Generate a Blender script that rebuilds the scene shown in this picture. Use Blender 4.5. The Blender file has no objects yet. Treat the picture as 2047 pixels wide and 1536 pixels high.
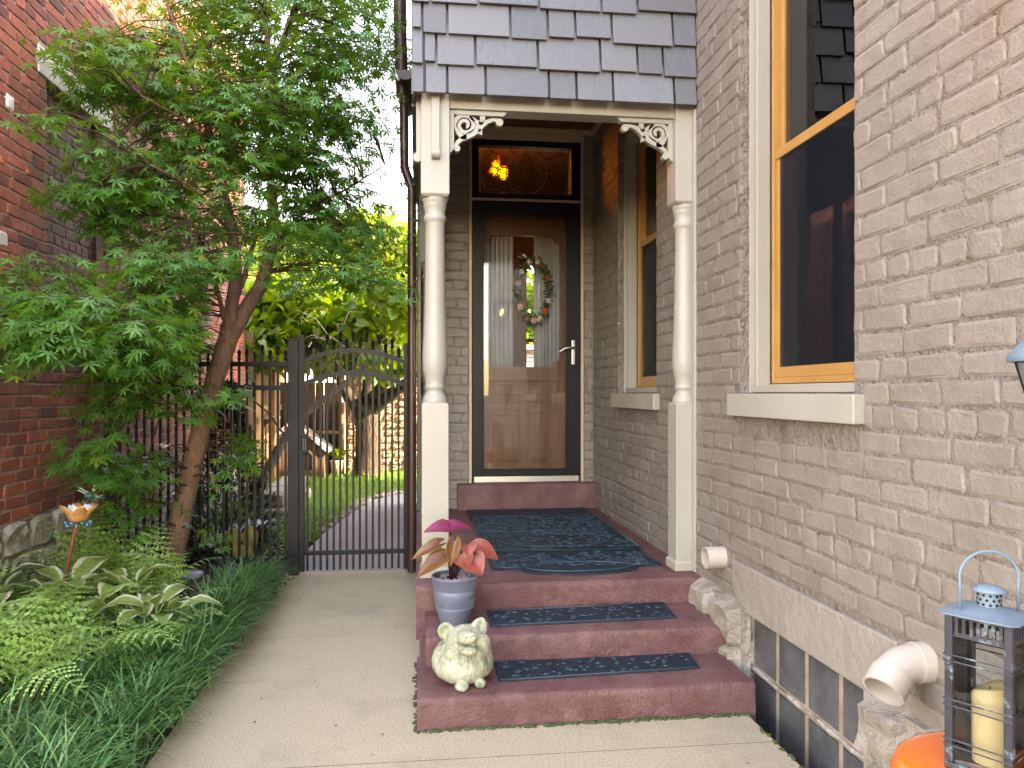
import bpy, bmesh, math, random
import numpy as np
from mathutils import Matrix, Vector, Euler

R = random.Random(7)
NR = np.random.RandomState(7)
rad = math.radians
scene = bpy.context.scene
col = scene.collection

# ------------------------------------------------------------------ camera
TH = rad(7.08)
FPX, CX, CY, EYE = 1530.0, 1023.5, 786.0, 1.25
SN, CS = math.sin(TH), math.cos(TH)
cam_data = bpy.data.cameras.new('camera')
cam = bpy.data.objects.new('camera', cam_data)
col.objects.link(cam)
cam.location = (0, 0, EYE)
cam.rotation_euler = (rad(90), 0, -TH)
cam_data.sensor_width = 36
cam_data.lens = 36 * FPX / 2047
cam_data.shift_y = 18 / 2047
cam_data.clip_start = 0.05
cam_data.clip_end = 1500
scene.camera = cam

# ------------------------------------------------------------------ light
SUN_EL, SUN_AZ = rad(33), rad(112)          # azimuth measured from +Y towards +X
world = bpy.data.worlds.new('World')
scene.world = world
world.use_nodes = True
wn = world.node_tree
sky = wn.nodes.new('ShaderNodeTexSky')
sky.sky_type = 'NISHITA'
sky.sun_disc = False
sky.sun_elevation = SUN_EL
sky.sun_rotation = SUN_AZ
sky.dust_density = 0.7
wn.links.new(sky.outputs[0], wn.nodes['Background'].inputs[0])
wn.nodes['Background'].inputs[1].default_value = 0.15
sun_data = bpy.data.lights.new('sun', 'SUN')
sun = bpy.data.objects.new('sun', sun_data)
col.objects.link(sun)
sun_data.energy = 2.0
sun_data.angle = rad(0.5)
sun_data.color = (1.0, 0.95, 0.87)
sd = Vector((math.sin(SUN_AZ) * math.cos(SUN_EL), math.cos(SUN_AZ) * math.cos(SUN_EL), math.sin(SUN_EL)))
sun.rotation_euler = sd.to_track_quat('Z', 'Y').to_euler()
sun.location = (3, 8, 12)
scene.view_settings.view_transform = 'Standard'
scene.view_settings.look = 'None'
scene.view_settings.gamma = 1.0
scene.view_settings.use_curve_mapping = False
scene.view_settings.exposure = 4.22
scene.view_settings.use_white_balance = True
scene.view_settings.white_balance_temperature = 11000
scene.view_settings.white_balance_tint = 24
scene.render.engine = 'CYCLES'
cy = scene.cycles
cy.use_denoising = True
cy.max_bounces = 10
cy.diffuse_bounces = 5
cy.glossy_bounces = 4
cy.transmission_bounces = 6
cy.transparent_max_bounces = 16
cy.caustics_reflective = False
cy.caustics_refractive = False
cy.sample_clamp_indirect = 6

# ------------------------------------------------------------------ helpers
def at(u, v, X=None, Y=None, Z=None, D=None):
    """a point of the place that photo pixel (u, v) looks at, on a known plane or at depth D"""
    a, b = (u - CX) / FPX, (CY - v) / FPX
    dx, dy = a * CS + SN, CS - a * SN
    if X is not None: t = X / dx
    elif Y is not None: t = Y / dy
    elif Z is not None: t = (Z - EYE) / b
    else: t = D
    return Vector((dx * t, dy * t, EYE + b * t))

def proj(p):
    z = p[0] * SN + p[1] * CS
    if z < 0.1: return None
    return (CX + FPX * (p[0] * CS - p[1] * SN) / z, CY - FPX * (p[2] - EYE) / z, z)

WM = {}
def wm(o): return WM.get(o.name, Matrix.Identity(4))

def setp(o, label=None, cat=None, group=None, kind=None):
    if label: o['label'] = label
    if cat: o['category'] = cat
    if group: o['group'] = group
    if kind: o['kind'] = kind
    return o

def thing(name, label, cat, loc=(0, 0, 0), group=None, rotz=0.0):
    o = bpy.data.objects.new(name, None)
    o.empty_display_size = 0.1
    col.objects.link(o)
    o.location = loc
    o.rotation_euler = (0, 0, rotz)
    WM[o.name] = Matrix.Translation(Vector(loc)) @ Matrix.Rotation(rotz, 4, 'Z')
    return setp(o, label, cat, group)

def rotm(d, up=(0, 0, 1)):
    d = Vector(d).normalized(); u = Vector(up)
    if abs(d.dot(u)) > .98: u = Vector((1, 0, 0))
    x = d.cross(u).normalized(); y = x.cross(d)
    return Matrix((x, y, d)).transposed()

class MB:
    def __init__(s): s.v = []; s.f = []; s.uv = None
    def add(s, vs, fs):
        b = len(s.v); s.v += [tuple(p) for p in vs]; s.f += [tuple(b + i for i in f) for f in fs]; return s
    def box(s, x0, x1, y0, y1, z0, z1):
        return s.add([(x0,y0,z0),(x1,y0,z0),(x1,y1,z0),(x0,y1,z0),(x0,y0,z1),(x1,y0,z1),(x1,y1,z1),(x0,y1,z1)],
                     [(3,2,1,0),(4,5,6,7),(0,1,5,4),(1,2,6,5),(2,3,7,6),(3,0,4,7)])
    def obox(s, c, sz, m):
        c = Vector(c); vs = []
        for k in (-.5, .5):
            for (i, j) in ((-.5,-.5),(.5,-.5),(.5,.5),(-.5,.5)):
                vs.append(c + m @ Vector((i*sz[0], j*sz[1], k*sz[2])))
        return s.add(vs, [(3,2,1,0),(4,5,6,7),(0,1,5,4),(1,2,6,5),(2,3,7,6),(3,0,4,7)])
    def tube(s, pts, r, n=8, cap=True):
        pts = [Vector(p) for p in pts]
        rs = r if isinstance(r, (list, tuple)) else [r] * len(pts)
        rings = []; prev = None
        for i, p in enumerate(pts):
            d = (pts[min(i+1, len(pts)-1)] - pts[max(i-1, 0)])
            if d.length < 1e-9: d = Vector((0, 0, 1))
            d.normalize()
            if prev is None:
                x = d.cross(Vector((0,0,1)) if abs(d.z) < .95 else Vector((1,0,0))).normalized()
            else:
                x = (prev - d * prev.dot(d)).normalized()
            prev = x; y = d.cross(x)
            rings.append([p + (x*math.cos(2*math.pi*k/n) + y*math.sin(2*math.pi*k/n)) * rs[i] for k in range(n)])
        vs = [q for g in rings for q in g]; fs = []
        for i in range(len(pts)-1):
            for k in range(n):
                a, b2 = i*n+k, i*n+(k+1) % n
                fs.append((a, b2, b2+n, a+n))
        if cap:
            fs.append(tuple(reversed(range(n)))); fs.append(tuple((len(pts)-1)*n + k for k in range(n)))
        return s.add(vs, fs)
    def lathe(s, prof, c=(0,0,0), n=24, m=None, cap=True):
        c = Vector(c); m = m or Matrix.Identity(3); vs = []; fs = []
        for (r, z) in prof:
            for k in range(n):
                a = 2*math.pi*k/n
                vs.append(c + m @ Vector((r*math.cos(a), r*math.sin(a), z)))
        for i in range(len(prof)-1):
            for k in range(n):
                a, b2 = i*n+k, i*n+(k+1) % n
                fs.append((a, b2, b2+n, a+n))
        if cap:
            if prof[0][0] > 1e-6: fs.append(tuple(reversed(range(n))))
            if prof[-1][0] > 1e-6: fs.append(tuple((len(prof)-1)*n + k for k in range(n)))
        return s.add(vs, fs)
    def ball(s, c, r, n=10, h=6, m=None):
        rr = r if isinstance(r, (tuple, list)) else (r, r, r)
        m = m or Matrix.Identity(3); c = Vector(c); vs = []; fs = []
        for i in range(h+1):
            t = math.pi*i/h
            for k in range(n):
                a = 2*math.pi*k/n
                vs.append(c + m @ Vector((rr[0]*math.sin(t)*math.cos(a), rr[1]*math.sin(t)*math.sin(a), rr[2]*math.cos(t))))
        for i in range(h):
            for k in range(n):
                a, b2 = i*n+k, i*n+(k+1) % n
                fs.append((a, a+n, b2+n, b2))
        return s.add(vs, fs)
    def prism(s, poly, f0, f1):
        """closed outline swept between two mappings of its 2-D points"""
        n = len(poly)
        vs = [f0(*p) for p in poly] + [f1(*p) for p in poly]
        fs = [tuple(range(n)), tuple(reversed(range(n, 2*n)))]
        for k in range(n):
            j = (k+1) % n
            fs.append((k, k+n, j+n, j))
        return s.add(vs, fs)
    def strip(s, pts, ws, f0, f1):
        """a band of given widths along a 2-D line, given thickness by two mappings"""
        n = len(pts); L = []; Rr = []
        for i in range(n):
            a = pts[max(i-1, 0)]; b = pts[min(i+1, n-1)]
            dx, dy = b[0]-a[0], b[1]-a[1]; l = math.hypot(dx, dy) or 1
            w = (ws[i] if isinstance(ws, (list, tuple)) else ws) / 2
            L.append((pts[i][0]-dy/l*w, pts[i][1]+dx/l*w)); Rr.append((pts[i][0]+dy/l*w, pts[i][1]-dx/l*w))
        vs = [f0(*p) for p in L] + [f0(*p) for p in Rr] + [f1(*p) for p in L] + [f1(*p) for p in Rr]
        fs = []
        for i in range(n-1):
            fs += [(i, i+1, n+i+1, n+i), (2*n+i, 3*n+i, 3*n+i+1, 2*n+i+1), (i, 2*n+i, 2*n+i+1, i+1), (n+i, n+i+1, 3*n+i+1, 3*n+i)]
        fs += [(0, n, 3*n, 2*n), (n-1, 3*n-1, 4*n-1, 2*n-1)]
        return s.add(vs, fs)
    def mesh(s, name, mat, smooth=False):
        me = bpy.data.meshes.new(name)
        me.from_pydata([tuple(p) for p in s.v], [], s.f)
        if smooth: me.polygons.foreach_set('use_smooth', [True] * len(me.polygons))
        if mat: me.materials.append(mat)
        me.update()
        return me

def place(o, parent, world=True):
    col.objects.link(o)
    if parent is not None:
        o.parent = parent
        if world: o.matrix_parent_inverse = wm(parent).inverted()
    return o

def add(name, mb, mat, parent=None, world=True, smooth=False, bevel=0, kind=None, label=None, angle=None, seg=2, fix=False):
    me = mb if isinstance(mb, bpy.types.Mesh) else mb.mesh(name, mat, smooth)
    if fix:
        bm = bmesh.new(); bm.from_mesh(me); bmesh.ops.recalc_face_normals(bm, faces=bm.faces[:]); bm.to_mesh(me); bm.free()
    if angle: me.set_sharp_from_angle(angle=rad(angle))
    o = bpy.data.objects.new(name, me)
    place(o, parent, world)
    if not world and parent is not None: WM[o.name] = wm(parent).copy()
    if bevel:
        b = o.modifiers.new('bevel', 'BEVEL'); b.width = bevel; b.segments = seg; b.limit_method = 'ANGLE'; b.angle_limit = rad(40)
    if kind: o['kind'] = kind
    if label: o['label'] = label
    return o

def fastmesh(name, V, F, mat, smooth=False, uv=None):
    """V (n,3), F (m,k) arrays of equal-sided faces"""
    V = np.asarray(V, dtype=np.float32); F = np.asarray(F, dtype=np.int32)
    me = bpy.data.meshes.new(name)
    me.vertices.add(len(V)); me.vertices.foreach_set('co', V.ravel())
    me.loops.add(F.size); me.loops.foreach_set('vertex_index', F.ravel())
    me.polygons.add(len(F))
    me.polygons.foreach_set('loop_start', np.arange(0, F.size, F.shape[1], dtype=np.int32))
    if smooth: me.polygons.foreach_set('use_smooth', np.ones(len(F), dtype=bool))
    if uv is not None:
        l = me.uv_layers.new(name='UVMap'); l.data.foreach_set('uv', np.asarray(uv, dtype=np.float32)[F.ravel()].ravel())
    me.materials.append(mat)
    me.update(calc_edges=True); me.validate()
    return me

def multi(PV, PF, M):
    """many copies of one small shape: PV (n,3), PF (m,k), M list of 4x4"""
    M = np.array([np.array(m) for m in M]) if not isinstance(M, np.ndarray) else M
    PV = np.asarray(PV, float); PF = np.asarray(PF, int)
    V = np.einsum('kij,nj->kni', M[:, :3, :3], PV) + M[:, None, :3, 3]
    F = PF[None] + (np.arange(len(M)) * len(PV))[:, None, None]
    return V.reshape(-1, 3), F.reshape(-1, PF.shape[1])

def tri(faces):
    out = []
    for f in faces:
        for i in range(1, len(f)-1): out.append((f[0], f[i], f[i+1]))
    return out

# ------------------------------------------------------------------ materials
def mk(name, c1, c2=None, ns=8, c3=None, ns3=3, lo3=.52, hi3=.68, rough=.6, rand=0, rmix=None, rmlo=.6, bumps=(), metal=0,
       transl=0, stretch=None, coat=0, spec=.5, lo=.35, hi=.65, local=False, tcol=None, speck=None):
    m = bpy.data.materials.new(name); m.use_nodes = True
    nt = m.node_tree; N = nt.nodes; L = nt.links
    bs = N['Principled BSDF']; out = N['Material Output']
    if local:
        tc = N.new('ShaderNodeTexCoord'); pos = tc.outputs['Object']
    else:
        g = N.new('ShaderNodeNewGeometry'); pos = g.outputs['Position']
    if stretch:
        vm = N.new('ShaderNodeVectorMath'); vm.operation = 'MULTIPLY'; vm.inputs[1].default_value = stretch
        L.new(pos, vm.inputs[0]); pos = vm.outputs[0]
    def noise(s, det=4, ro=.6):
        n = N.new('ShaderNodeTexNoise'); n.inputs['Scale'].default_value = s; n.inputs['Detail'].default_value = det; n.inputs['Roughness'].default_value = ro
        L.new(pos, n.inputs['Vector']); return n.outputs['Fac']
    def rng(x, a, b):
        r = N.new('ShaderNodeMapRange'); r.inputs[1].default_value = a; r.inputs[2].default_value = b; L.new(x, r.inputs[0]); return r.outputs[0]
    def mix(f, a, b):
        x = N.new('ShaderNodeMix'); x.data_type = 'RGBA'
        if isinstance(f, (int, float)): x.inputs[0].default_value = f
        else: L.new(f, x.inputs[0])
        for sock, c in ((x.inputs[6], a), (x.inputs[7], b)):
            if isinstance(c, tuple): sock.default_value = (*c, 1)
            else: L.new(c, sock)
        return x.outputs[2]
    c = mix(rng(noise(ns), lo, hi), c1, c2) if c2 else None
    if c is None:
        rgb = N.new('ShaderNodeRGB'); rgb.outputs[0].default_value = (*c1, 1); c = rgb.outputs[0]
    if rand or rmix:
        oi = N.new('ShaderNodeObjectInfo'); g2 = N.new('ShaderNodeNewGeometry')
        ad = N.new('ShaderNodeMath'); ad.operation = 'ADD'; L.new(oi.outputs['Random'], ad.inputs[0]); L.new(g2.outputs['Random Per Island'], ad.inputs[1])
        fr = N.new('ShaderNodeMath'); fr.operation = 'FRACT'; L.new(ad.outputs[0], fr.inputs[0])
        if rmix: c = mix(rng(fr.outputs[0], rmlo, 1.0), c, rmix)
        if rand:
            m7 = N.new('ShaderNodeMath'); m7.operation = 'MULTIPLY'; m7.inputs[1].default_value = 7.31; L.new(fr.outputs[0], m7.inputs[0])
            f2 = N.new('ShaderNodeMath'); f2.operation = 'FRACT'; L.new(m7.outputs[0], f2.inputs[0])
            mr = N.new('ShaderNodeMapRange'); mr.inputs[3].default_value = 1-rand; mr.inputs[4].default_value = 1+rand; L.new(f2.outputs[0], mr.inputs[0])
            hs = N.new('ShaderNodeHueSaturation'); L.new(mr.outputs[0], hs.inputs['Value']); L.new(c, hs.inputs['Color']); c = hs.outputs[0]
    if c3: c = mix(rng(noise(ns3, 6, .7), lo3, hi3), c, c3)
    if speck: c = mix(rng(noise(speck[1], 3, .6), speck[2], speck[3]), c, speck[0])
    L.new(c, bs.inputs['Base Color'])
    bs.inputs['Roughness'].default_value = rough; bs.inputs['Metallic'].default_value = metal
    bs.inputs['Specular IOR Level'].default_value = spec
    if coat: bs.inputs['Coat Weight'].default_value = coat; bs.inputs['Coat Roughness'].default_value = .15
    prev = None
    for (s, st, di) in bumps:
        b = N.new('ShaderNodeBump'); b.inputs['Strength'].default_value = st; b.inputs['Distance'].default_value = di
        L.new(noise(s, 5, .6), b.inputs['Height'])
        if prev: L.new(prev, b.inputs['Normal'])
        prev = b.outputs[0]
    if prev: L.new(prev, bs.inputs['Normal'])
    if transl:
        t = N.new('ShaderNodeBsdfTranslucent'); ms = N.new('ShaderNodeMixShader'); ms.inputs[0].default_value = transl
        if tcol:
            t.inputs[0].default_value = (*tcol, 1)
        else: L.new(c, t.inputs[0])
        L.new(bs.outputs[0], ms.inputs[1]); L.new(t.outputs[0], ms.inputs[2]); L.new(ms.outputs[0], out.inputs[0])
    m['c'] = 1
    return m

def glass(name, tint=(.92,.95,.95), rough=0.0, boost=1.0, ior=1.5):
    m = bpy.data.materials.new(name); m.use_nodes = True
    nt = m.node_tree; N = nt.nodes; L = nt.links; N.remove(N['Principled BSDF'])
    t = N.new('ShaderNodeBsdfTransparent'); t.inputs[0].default_value = (*tint, 1)
    gl = N.new('ShaderNodeBsdfGlossy'); gl.inputs['Roughness'].default_value = rough
    fr = N.new('ShaderNodeFresnel'); fr.inputs[0].default_value = ior
    mu = N.new('ShaderNodeMath'); mu.operation = 'MULTIPLY'; mu.inputs[1].default_value = boost; mu.use_clamp = True
    ms = N.new('ShaderNodeMixShader')
    L.new(fr.outputs[0], mu.inputs[0]); L.new(mu.outputs[0], ms.inputs[0]); L.new(t.outputs[0], ms.inputs[1]); L.new(gl.outputs[0], ms.inputs[2])
    L.new(ms.outputs[0], N['Material Output'].inputs[0])
    return m

def emis(name, c, s):
    m = bpy.data.materials.new(name); m.use_nodes = True
    b = m.node_tree.nodes['Principled BSDF']; b.inputs['Base Color'].default_value = (*c, 1)
    b.inputs['Emission Color'].default_value = (*c, 1); b.inputs['Emission Strength'].default_value = s
    return m

M = {}
M['paintbrick'] = mk('painted_brick', (.235,.198,.172), (.20,.168,.143), 5, c3=(.18,.145,.115), ns3=11, lo3=.58, hi3=.8, rough=.5, rand=.05,
                     bumps=((7,.5,.018),(34,.5,.008),(130,.6,.004)), speck=((.20,.15,.11), 75, .60, .72))
M['paintmortar'] = mk('painted_mortar', (.25,.212,.185), (.20,.163,.133), 26, c3=(.15,.105,.07), ns3=10, lo3=.50, hi3=.68, rough=.55, bumps=((30,1,.03),(110,.8,.008)))
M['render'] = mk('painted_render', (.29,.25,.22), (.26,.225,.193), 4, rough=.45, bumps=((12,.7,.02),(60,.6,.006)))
M['rendershade'] = mk('render_in_shadow', (.24,.195,.165), (.205,.165,.14), 6, rough=.55, bumps=((25,.3,.006),))  # darker render; the shadow under the sill is painted into the colour
M['foundation'] = mk('foundation_stone', (.36,.315,.27), (.24,.20,.165), 7, c3=(.20,.19,.13), ns3=5, rough=.7, bumps=((8,.9,.04),(30,.8,.015),(120,.5,.004)))
M['redbrick'] = mk('red_brick', (.37,.10,.062), (.27,.072,.048), 12, c3=(.08,.035,.028), ns3=5, lo3=.55, hi3=.75, rough=.75, rand=.22, rmix=(.12,.042,.035), rmlo=.6,
                   bumps=((30,.4,.008),(150,.5,.003)))
M['purplebrick'] = mk('infill_brick', (.17,.04,.036), (.12,.03,.03), 14, rough=.7, rand=.2, rmix=(.16,.07,.07), rmlo=.7, bumps=((40,.4,.006),(150,.4,.003)))
M['redmortar'] = mk('old_mortar', (.38,.30,.25), (.22,.15,.12), 6, rough=.9, bumps=((60,.7,.006),))
M['greystone'] = mk('grey_limestone', (.42,.385,.33), (.27,.235,.19), 7, c3=(.18,.13,.085), ns3=6, rough=.8, rand=.15, bumps=((9,1,.05),(40,.7,.01),(160,.4,.003)))
M['palestone'] = mk('pale_stone', (.62,.62,.6), (.52,.5,.47), 4, rough=.7, bumps=((30,.2,.004),))
M['trim'] = mk('cream_trim', (.355,.335,.29), (.33,.308,.262), 3, rough=.4, bumps=((40,.08,.002),), speck=((.36,.32,.26), 9, .64, .82))
M['trimwarm'] = mk('warm_trim', (.50,.40,.29), (.46,.36,.26), 3, rough=.45)
M['shingle'] = mk('grey_shingle', (.146,.154,.172), (.118,.126,.146), 3, rough=.5, rand=.2, rmix=(.125,.13,.142), rmlo=.3, stretch=(40,40,1.2), bumps=((3,.35,.004),))
M['steps'] = mk('plum_step_paint', (.13,.048,.046), (.104,.036,.035), 4, c3=(.20,.10,.095), ns3=6, lo3=.42, hi3=.72, rough=.55, bumps=((16,.4,.02),(95,.8,.007),(240,.6,.003)), speck=((.07,.03,.028), 60, .62, .74))
M['mat'] = mk('dark_rubber', (.007,.018,.026), (.012,.03,.043), 25, rough=.5, spec=.3, bumps=((45,.8,.01),(110,.7,.005)))
M['matrelief'] = mk('rubber_highlight', (.018,.042,.058), (.028,.06,.08), 30, rough=.45, spec=.4)  # lighter teal than the sheet; highlights on the ridges painted into the colour
M['joint'] = mk('joint_dirt', (.09,.07,.05), (.16,.13,.095), 12, rough=.95)
M['moss'] = mk('moss', (.035,.06,.02), (.06,.085,.03), 20, rough=.9)
M['twig'] = mk('dark_twig', (.055,.03,.02), rough=.8)
M['concrete'] = mk('concrete', (.55,.46,.32), (.39,.315,.21), 150, c3=(.29,.24,.17), ns3=1.5, lo3=.50, hi3=.85, lo=.4, hi=.6, rough=.85, bumps=((12,.25,.02),(90,.8,.006),(300,.9,.003)), speck=((.22,.17,.11), 55, .64, .75))
M['concretegrey'] = mk('grey_concrete', (.36,.34,.32), (.30,.285,.27), 3, rough=.85, bumps=((120,.4,.003),))
M['iron'] = mk('black_iron', (.006,.007,.010), (.009,.010,.013), 30, rough=.42, spec=.25)
M['bark'] = mk('maple_bark', (.23,.12,.08), (.155,.08,.055), 5, c3=(.27,.18,.13), ns3=9, rough=.8, stretch=(14,14,2.5), bumps=((2.2,.7,.02),(8,.5,.006)))
M['barkgrey'] = mk('grey_bark', (.06,.043,.028), (.03,.021,.014), 4, c3=(.08,.075,.04), ns3=3, rough=.9, stretch=(12,12,2.5), bumps=((2.2,1,.04),(8,.6,.01)))
M['maple'] = mk('maple_leaf', (.045,.20,.03), (.07,.245,.07), 3, rough=.4, rand=.35, rmix=(.12,.21,.015), rmlo=.8, transl=.42, tcol=(.20,.42,.02), spec=.5)
M['leafyard'] = mk('yard_leaf', (.06,.19,.018), (.035,.12,.02), 1.5, rough=.4, rand=.35, rmix=(.16,.24,.02), rmlo=.55, transl=.42, tcol=(.30,.46,.02))
M['leafback'] = mk('back_leaf', (.09,.18,.02), (.05,.11,.02), .8, rough=.5, rand=.35, rmix=(.2,.24,.03), rmlo=.6, transl=.4, tcol=(.34,.44,.03))
M['conifer'] = mk('dark_conifer', (.012,.032,.02), (.02,.05,.03), 9, rough=.6, rand=.3)
M['fern'] = mk('fern_green', (.24,.46,.11), (.31,.52,.17), 4, rough=.5, rand=.38, transl=.45, tcol=(.42,.58,.14))
M['liriope'] = mk('liriope_green', (.032,.14,.04), (.06,.215,.075), 4, rough=.35, rand=.4, rmix=(.17,.33,.10), rmlo=.55, transl=.25)
M['grass'] = mk('lawn_green', (.11,.30,.03), (.075,.23,.022), 3, rough=.5, rand=.3, transl=.4, tcol=(.3,.52,.04))
M['lawnbase'] = mk('lawn_soil', (.06,.15,.02), (.045,.11,.018), 5, rough=.9)
M['mulch'] = mk('mulch', (.075,.035,.022), (.04,.02,.014), 40, rough=.9, rand=.35, rmix=(.16,.09,.06), rmlo=.75, bumps=((60,.8,.01),))
M['soil'] = mk('soil', (.04,.024,.016), (.02,.013,.01), 30, rough=.95, bumps=((50,1,.01),))
M['black'] = mk('black_frame', (.003,.0035,.005), (.005,.0055,.007), 6, rough=.42, spec=.25)
M['oak'] = mk('oak_window', (.46,.235,.075), (.40,.19,.055), 2, rough=.42, stretch=(20,3,3), bumps=((6,.1,.002),))
M['wooddoor'] = mk('brown_door', (.17,.062,.028), (.10,.035,.015), 2, rough=.35, stretch=(30,3,1.2), bumps=((2,.15,.002),))
M['woodceil'] = mk('brown_ceiling', (.16,.062,.022), (.11,.04,.015), 2, rough=.5, stretch=(3,30,3))
M['dark'] = mk('dark_room', (.22,.195,.17), rough=.8)
M['lace'] = mk('lace_curtain', (.82,.84,.87), (.62,.65,.69), 2, rough=.8, stretch=(60,60,2), transl=.35)
M['curtain'] = mk('blue_white_curtain', (.82,.86,.90), (.70,.75,.82), 2, rough=.8, stretch=(50,50,1), transl=.3)
M['blind'] = mk('brown_blind', (.16,.065,.035), rough=.5)
M['brown'] = mk('brown_pipe', (.045,.019,.014), (.055,.024,.018), 8, rough=.32)
M['steel'] = mk('satin_steel', (.55,.55,.54), rough=.3, metal=1)
M['pvc'] = mk('cream_pvc', (.46,.40,.345), (.43,.37,.32), 6, rough=.4, bumps=((30,.1,.003),))
M['fencewood'] = mk('tan_fence', (.36,.225,.125), (.27,.16,.085), 2, rough=.7, rand=.12, stretch=(12,12,1.2), bumps=((3,.2,.004),))
M['doghouse'] = mk('brown_boards', (.14,.085,.05), (.09,.05,.03), 2, rough=.7, stretch=(10,10,1))
M['greyboard'] = mk('grey_board', (.42,.38,.37), rough=.6)
M['block'] = mk('tan_block', (.42,.29,.20), (.32,.22,.15), 5, rough=.85, rand=.12, bumps=((14,.8,.03),(60,.6,.006)))
M['glass'] = glass('clear_glass', (.95,.96,.96), boost=.75)
M['glassdark'] = glass('window_glass', (.80,.86,.92), boost=1.1)
M['lglass'] = glass('lantern_glass', (.93,.95,.95), boost=1.0)
M['candle'] = mk('wax', (.86,.66,.35), (.80,.57,.26), 5, rough=.45, transl=.25, tcol=(.85,.6,.25))
M['orange'] = mk('orange_glaze', (.85,.155,.022), (.82,.13,.018), 3, rough=.22, coat=.4)
M['bluemetal'] = mk('weathered_blue', (.15,.215,.265), (.11,.17,.215), 7, c3=(.30,.16,.09), ns3=18, lo3=.64, hi3=.76, rough=.5, bumps=((60,.2,.003),))
M['lanternframe'] = mk('worn_dark_metal', (.012,.012,.018), (.03,.032,.042), 14, c3=(.2,.29,.34), ns3=20, lo3=.56, hi3=.7, rough=.4)
M['pot'] = mk('slate_blue_plastic', (.125,.145,.195), (.15,.175,.23), 5, rough=.42)
M['pig'] = mk('mossy_stone', (.44,.44,.34), (.30,.32,.21), 12, c3=(.10,.095,.05), ns3=14, lo3=.5, hi3=.66, rough=.75, stretch=(1.6,1.6,.7), bumps=((40,.9,.010),(140,.8,.004)))
M['white'] = mk('white_glaze', (.8,.8,.78), rough=.4)
M['darkstem'] = mk('dark_stem', (.03,.012,.018), rough=.4)
M['copper'] = mk('rusty_rod', (.25,.08,.05), (.18,.05,.03), 10, rough=.55)
M['screen'] = None
M['amber'] = mk('amber_glass', (.85,.36,.09), (.8,.5,.22), 20, rough=.15, transl=.45, tcol=(.95,.5,.15))
M['yellow'] = mk('mustard_ceramic', (.33,.24,.035), (.24,.18,.03), 9, rough=.5, bumps=((30,.3,.01),))
M['bead'] = mk('blue_bead', (.05,.25,.45), rough=.12)
M['slate'] = mk('grey_glass_disc', (.22,.25,.30), (.12,.14,.18), 40, rough=.3)
M['pebble'] = mk('pebble', (.42,.34,.28), (.3,.25,.21), 9, rough=.8, rand=.3)
M['glassblock'] = None
M['wallfar'] = mk('far_wall', (.5,.46,.45), (.45,.41,.4), 1, rough=.8)
M['wood'] = mk('bird_wood', (.45,.40,.36), rough=.7)
M['glow'] = emis('amber_bulb', (1.0,.45,.10), 14)
M['orangebrick'] = mk('spalled_brick', (.45,.14,.05), (.33,.09,.04), 30, rough=.85)
def mesh_screen():
    m = mk('insect_mesh', (.012,.016,.024), rough=.7, spec=.15); nt = m.node_tree; t = nt.nodes.new('ShaderNodeBsdfTransparent'); x = nt.nodes.new('ShaderNodeMixShader'); x.inputs[0].default_value = .3
    nt.links.new(t.outputs[0], x.inputs[1]); nt.links.new(nt.nodes['Principled BSDF'].outputs[0], x.inputs[2]); nt.links.new(x.outputs[0], nt.nodes['Material Output'].inputs[0]); return m
M['screen'] = mesh_screen()
M['renderpink'] = mk('stained_mortar', (.36,.26,.20), (.24,.17,.12), 8, rough=.8, bumps=((40,.6,.008),))
# ------------------------------------------------------------------ glass block material (ribbed)
def ribbed():
    m = mk('ribbed_glass', (.06,.066,.07), (.11,.115,.115), 9, rough=.18, spec=.7)
    nt = m.node_tree; g = nt.nodes.new('ShaderNodeNewGeometry'); w = nt.nodes.new('ShaderNodeTexWave')
    w.wave_type = 'BANDS'; w.bands_direction = 'Z'; w.inputs['Scale'].default_value = 42; w.inputs['Distortion'].default_value = .3
    b = nt.nodes.new('ShaderNodeBump'); b.inputs['Strength'].default_value = .7; b.inputs['Distance'].default_value = .006
    nt.links.new(g.outputs['Position'], w.inputs['Vector']); nt.links.new(w.outputs['Fac'], b.inputs['Height'])
    nt.links.new(b.outputs[0], nt.nodes['Principled BSDF'].inputs['Normal'])
    return m
M['glassblock'] = ribbed()

# ------------------------------------------------------------------ brickwork
def lay(u0, u1, v0, v1, course, holes, length=.205, joint=.010, headers=6, seed=1, skipv=None):
    """rectangles (u0,u1,v0,v1) of the bricks of a wall with openings"""
    rr = random.Random(seed); out = []; r = 0; v = v0
    while v < v1 - .02:
        h = course - joint
        head = headers and r % headers == headers - 1
        Lb = (length - joint) / 2 if head else length
        u = u0 - (Lb / 2 if r % 2 else 0) - rr.uniform(0, .05)
        vc = v + course / 2
        cuts = [(a, b) for (a, b, c, d) in holes if c < vc < d]
        while u < u1:
            lb = Lb * rr.uniform(.93, 1.05)
            if not head and rr.random() < .08: lb *= .55
            segs = [(max(u, u0), min(u + lb, u1))]
            for (a, b) in cuts:
                ns = []
                for (p, q) in segs:
                    if b <= p or a >= q: ns.append((p, q))
                    else:
                        if p < a: ns.append((p, a))
                        if q > b: ns.append((b, q))
                segs = ns
            for (p, q) in segs:
                if q - p > .03: out.append((p, q, v + joint / 2, v + joint / 2 + h))
            u += lb + joint
        v += course; r += 1
    return out

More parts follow.
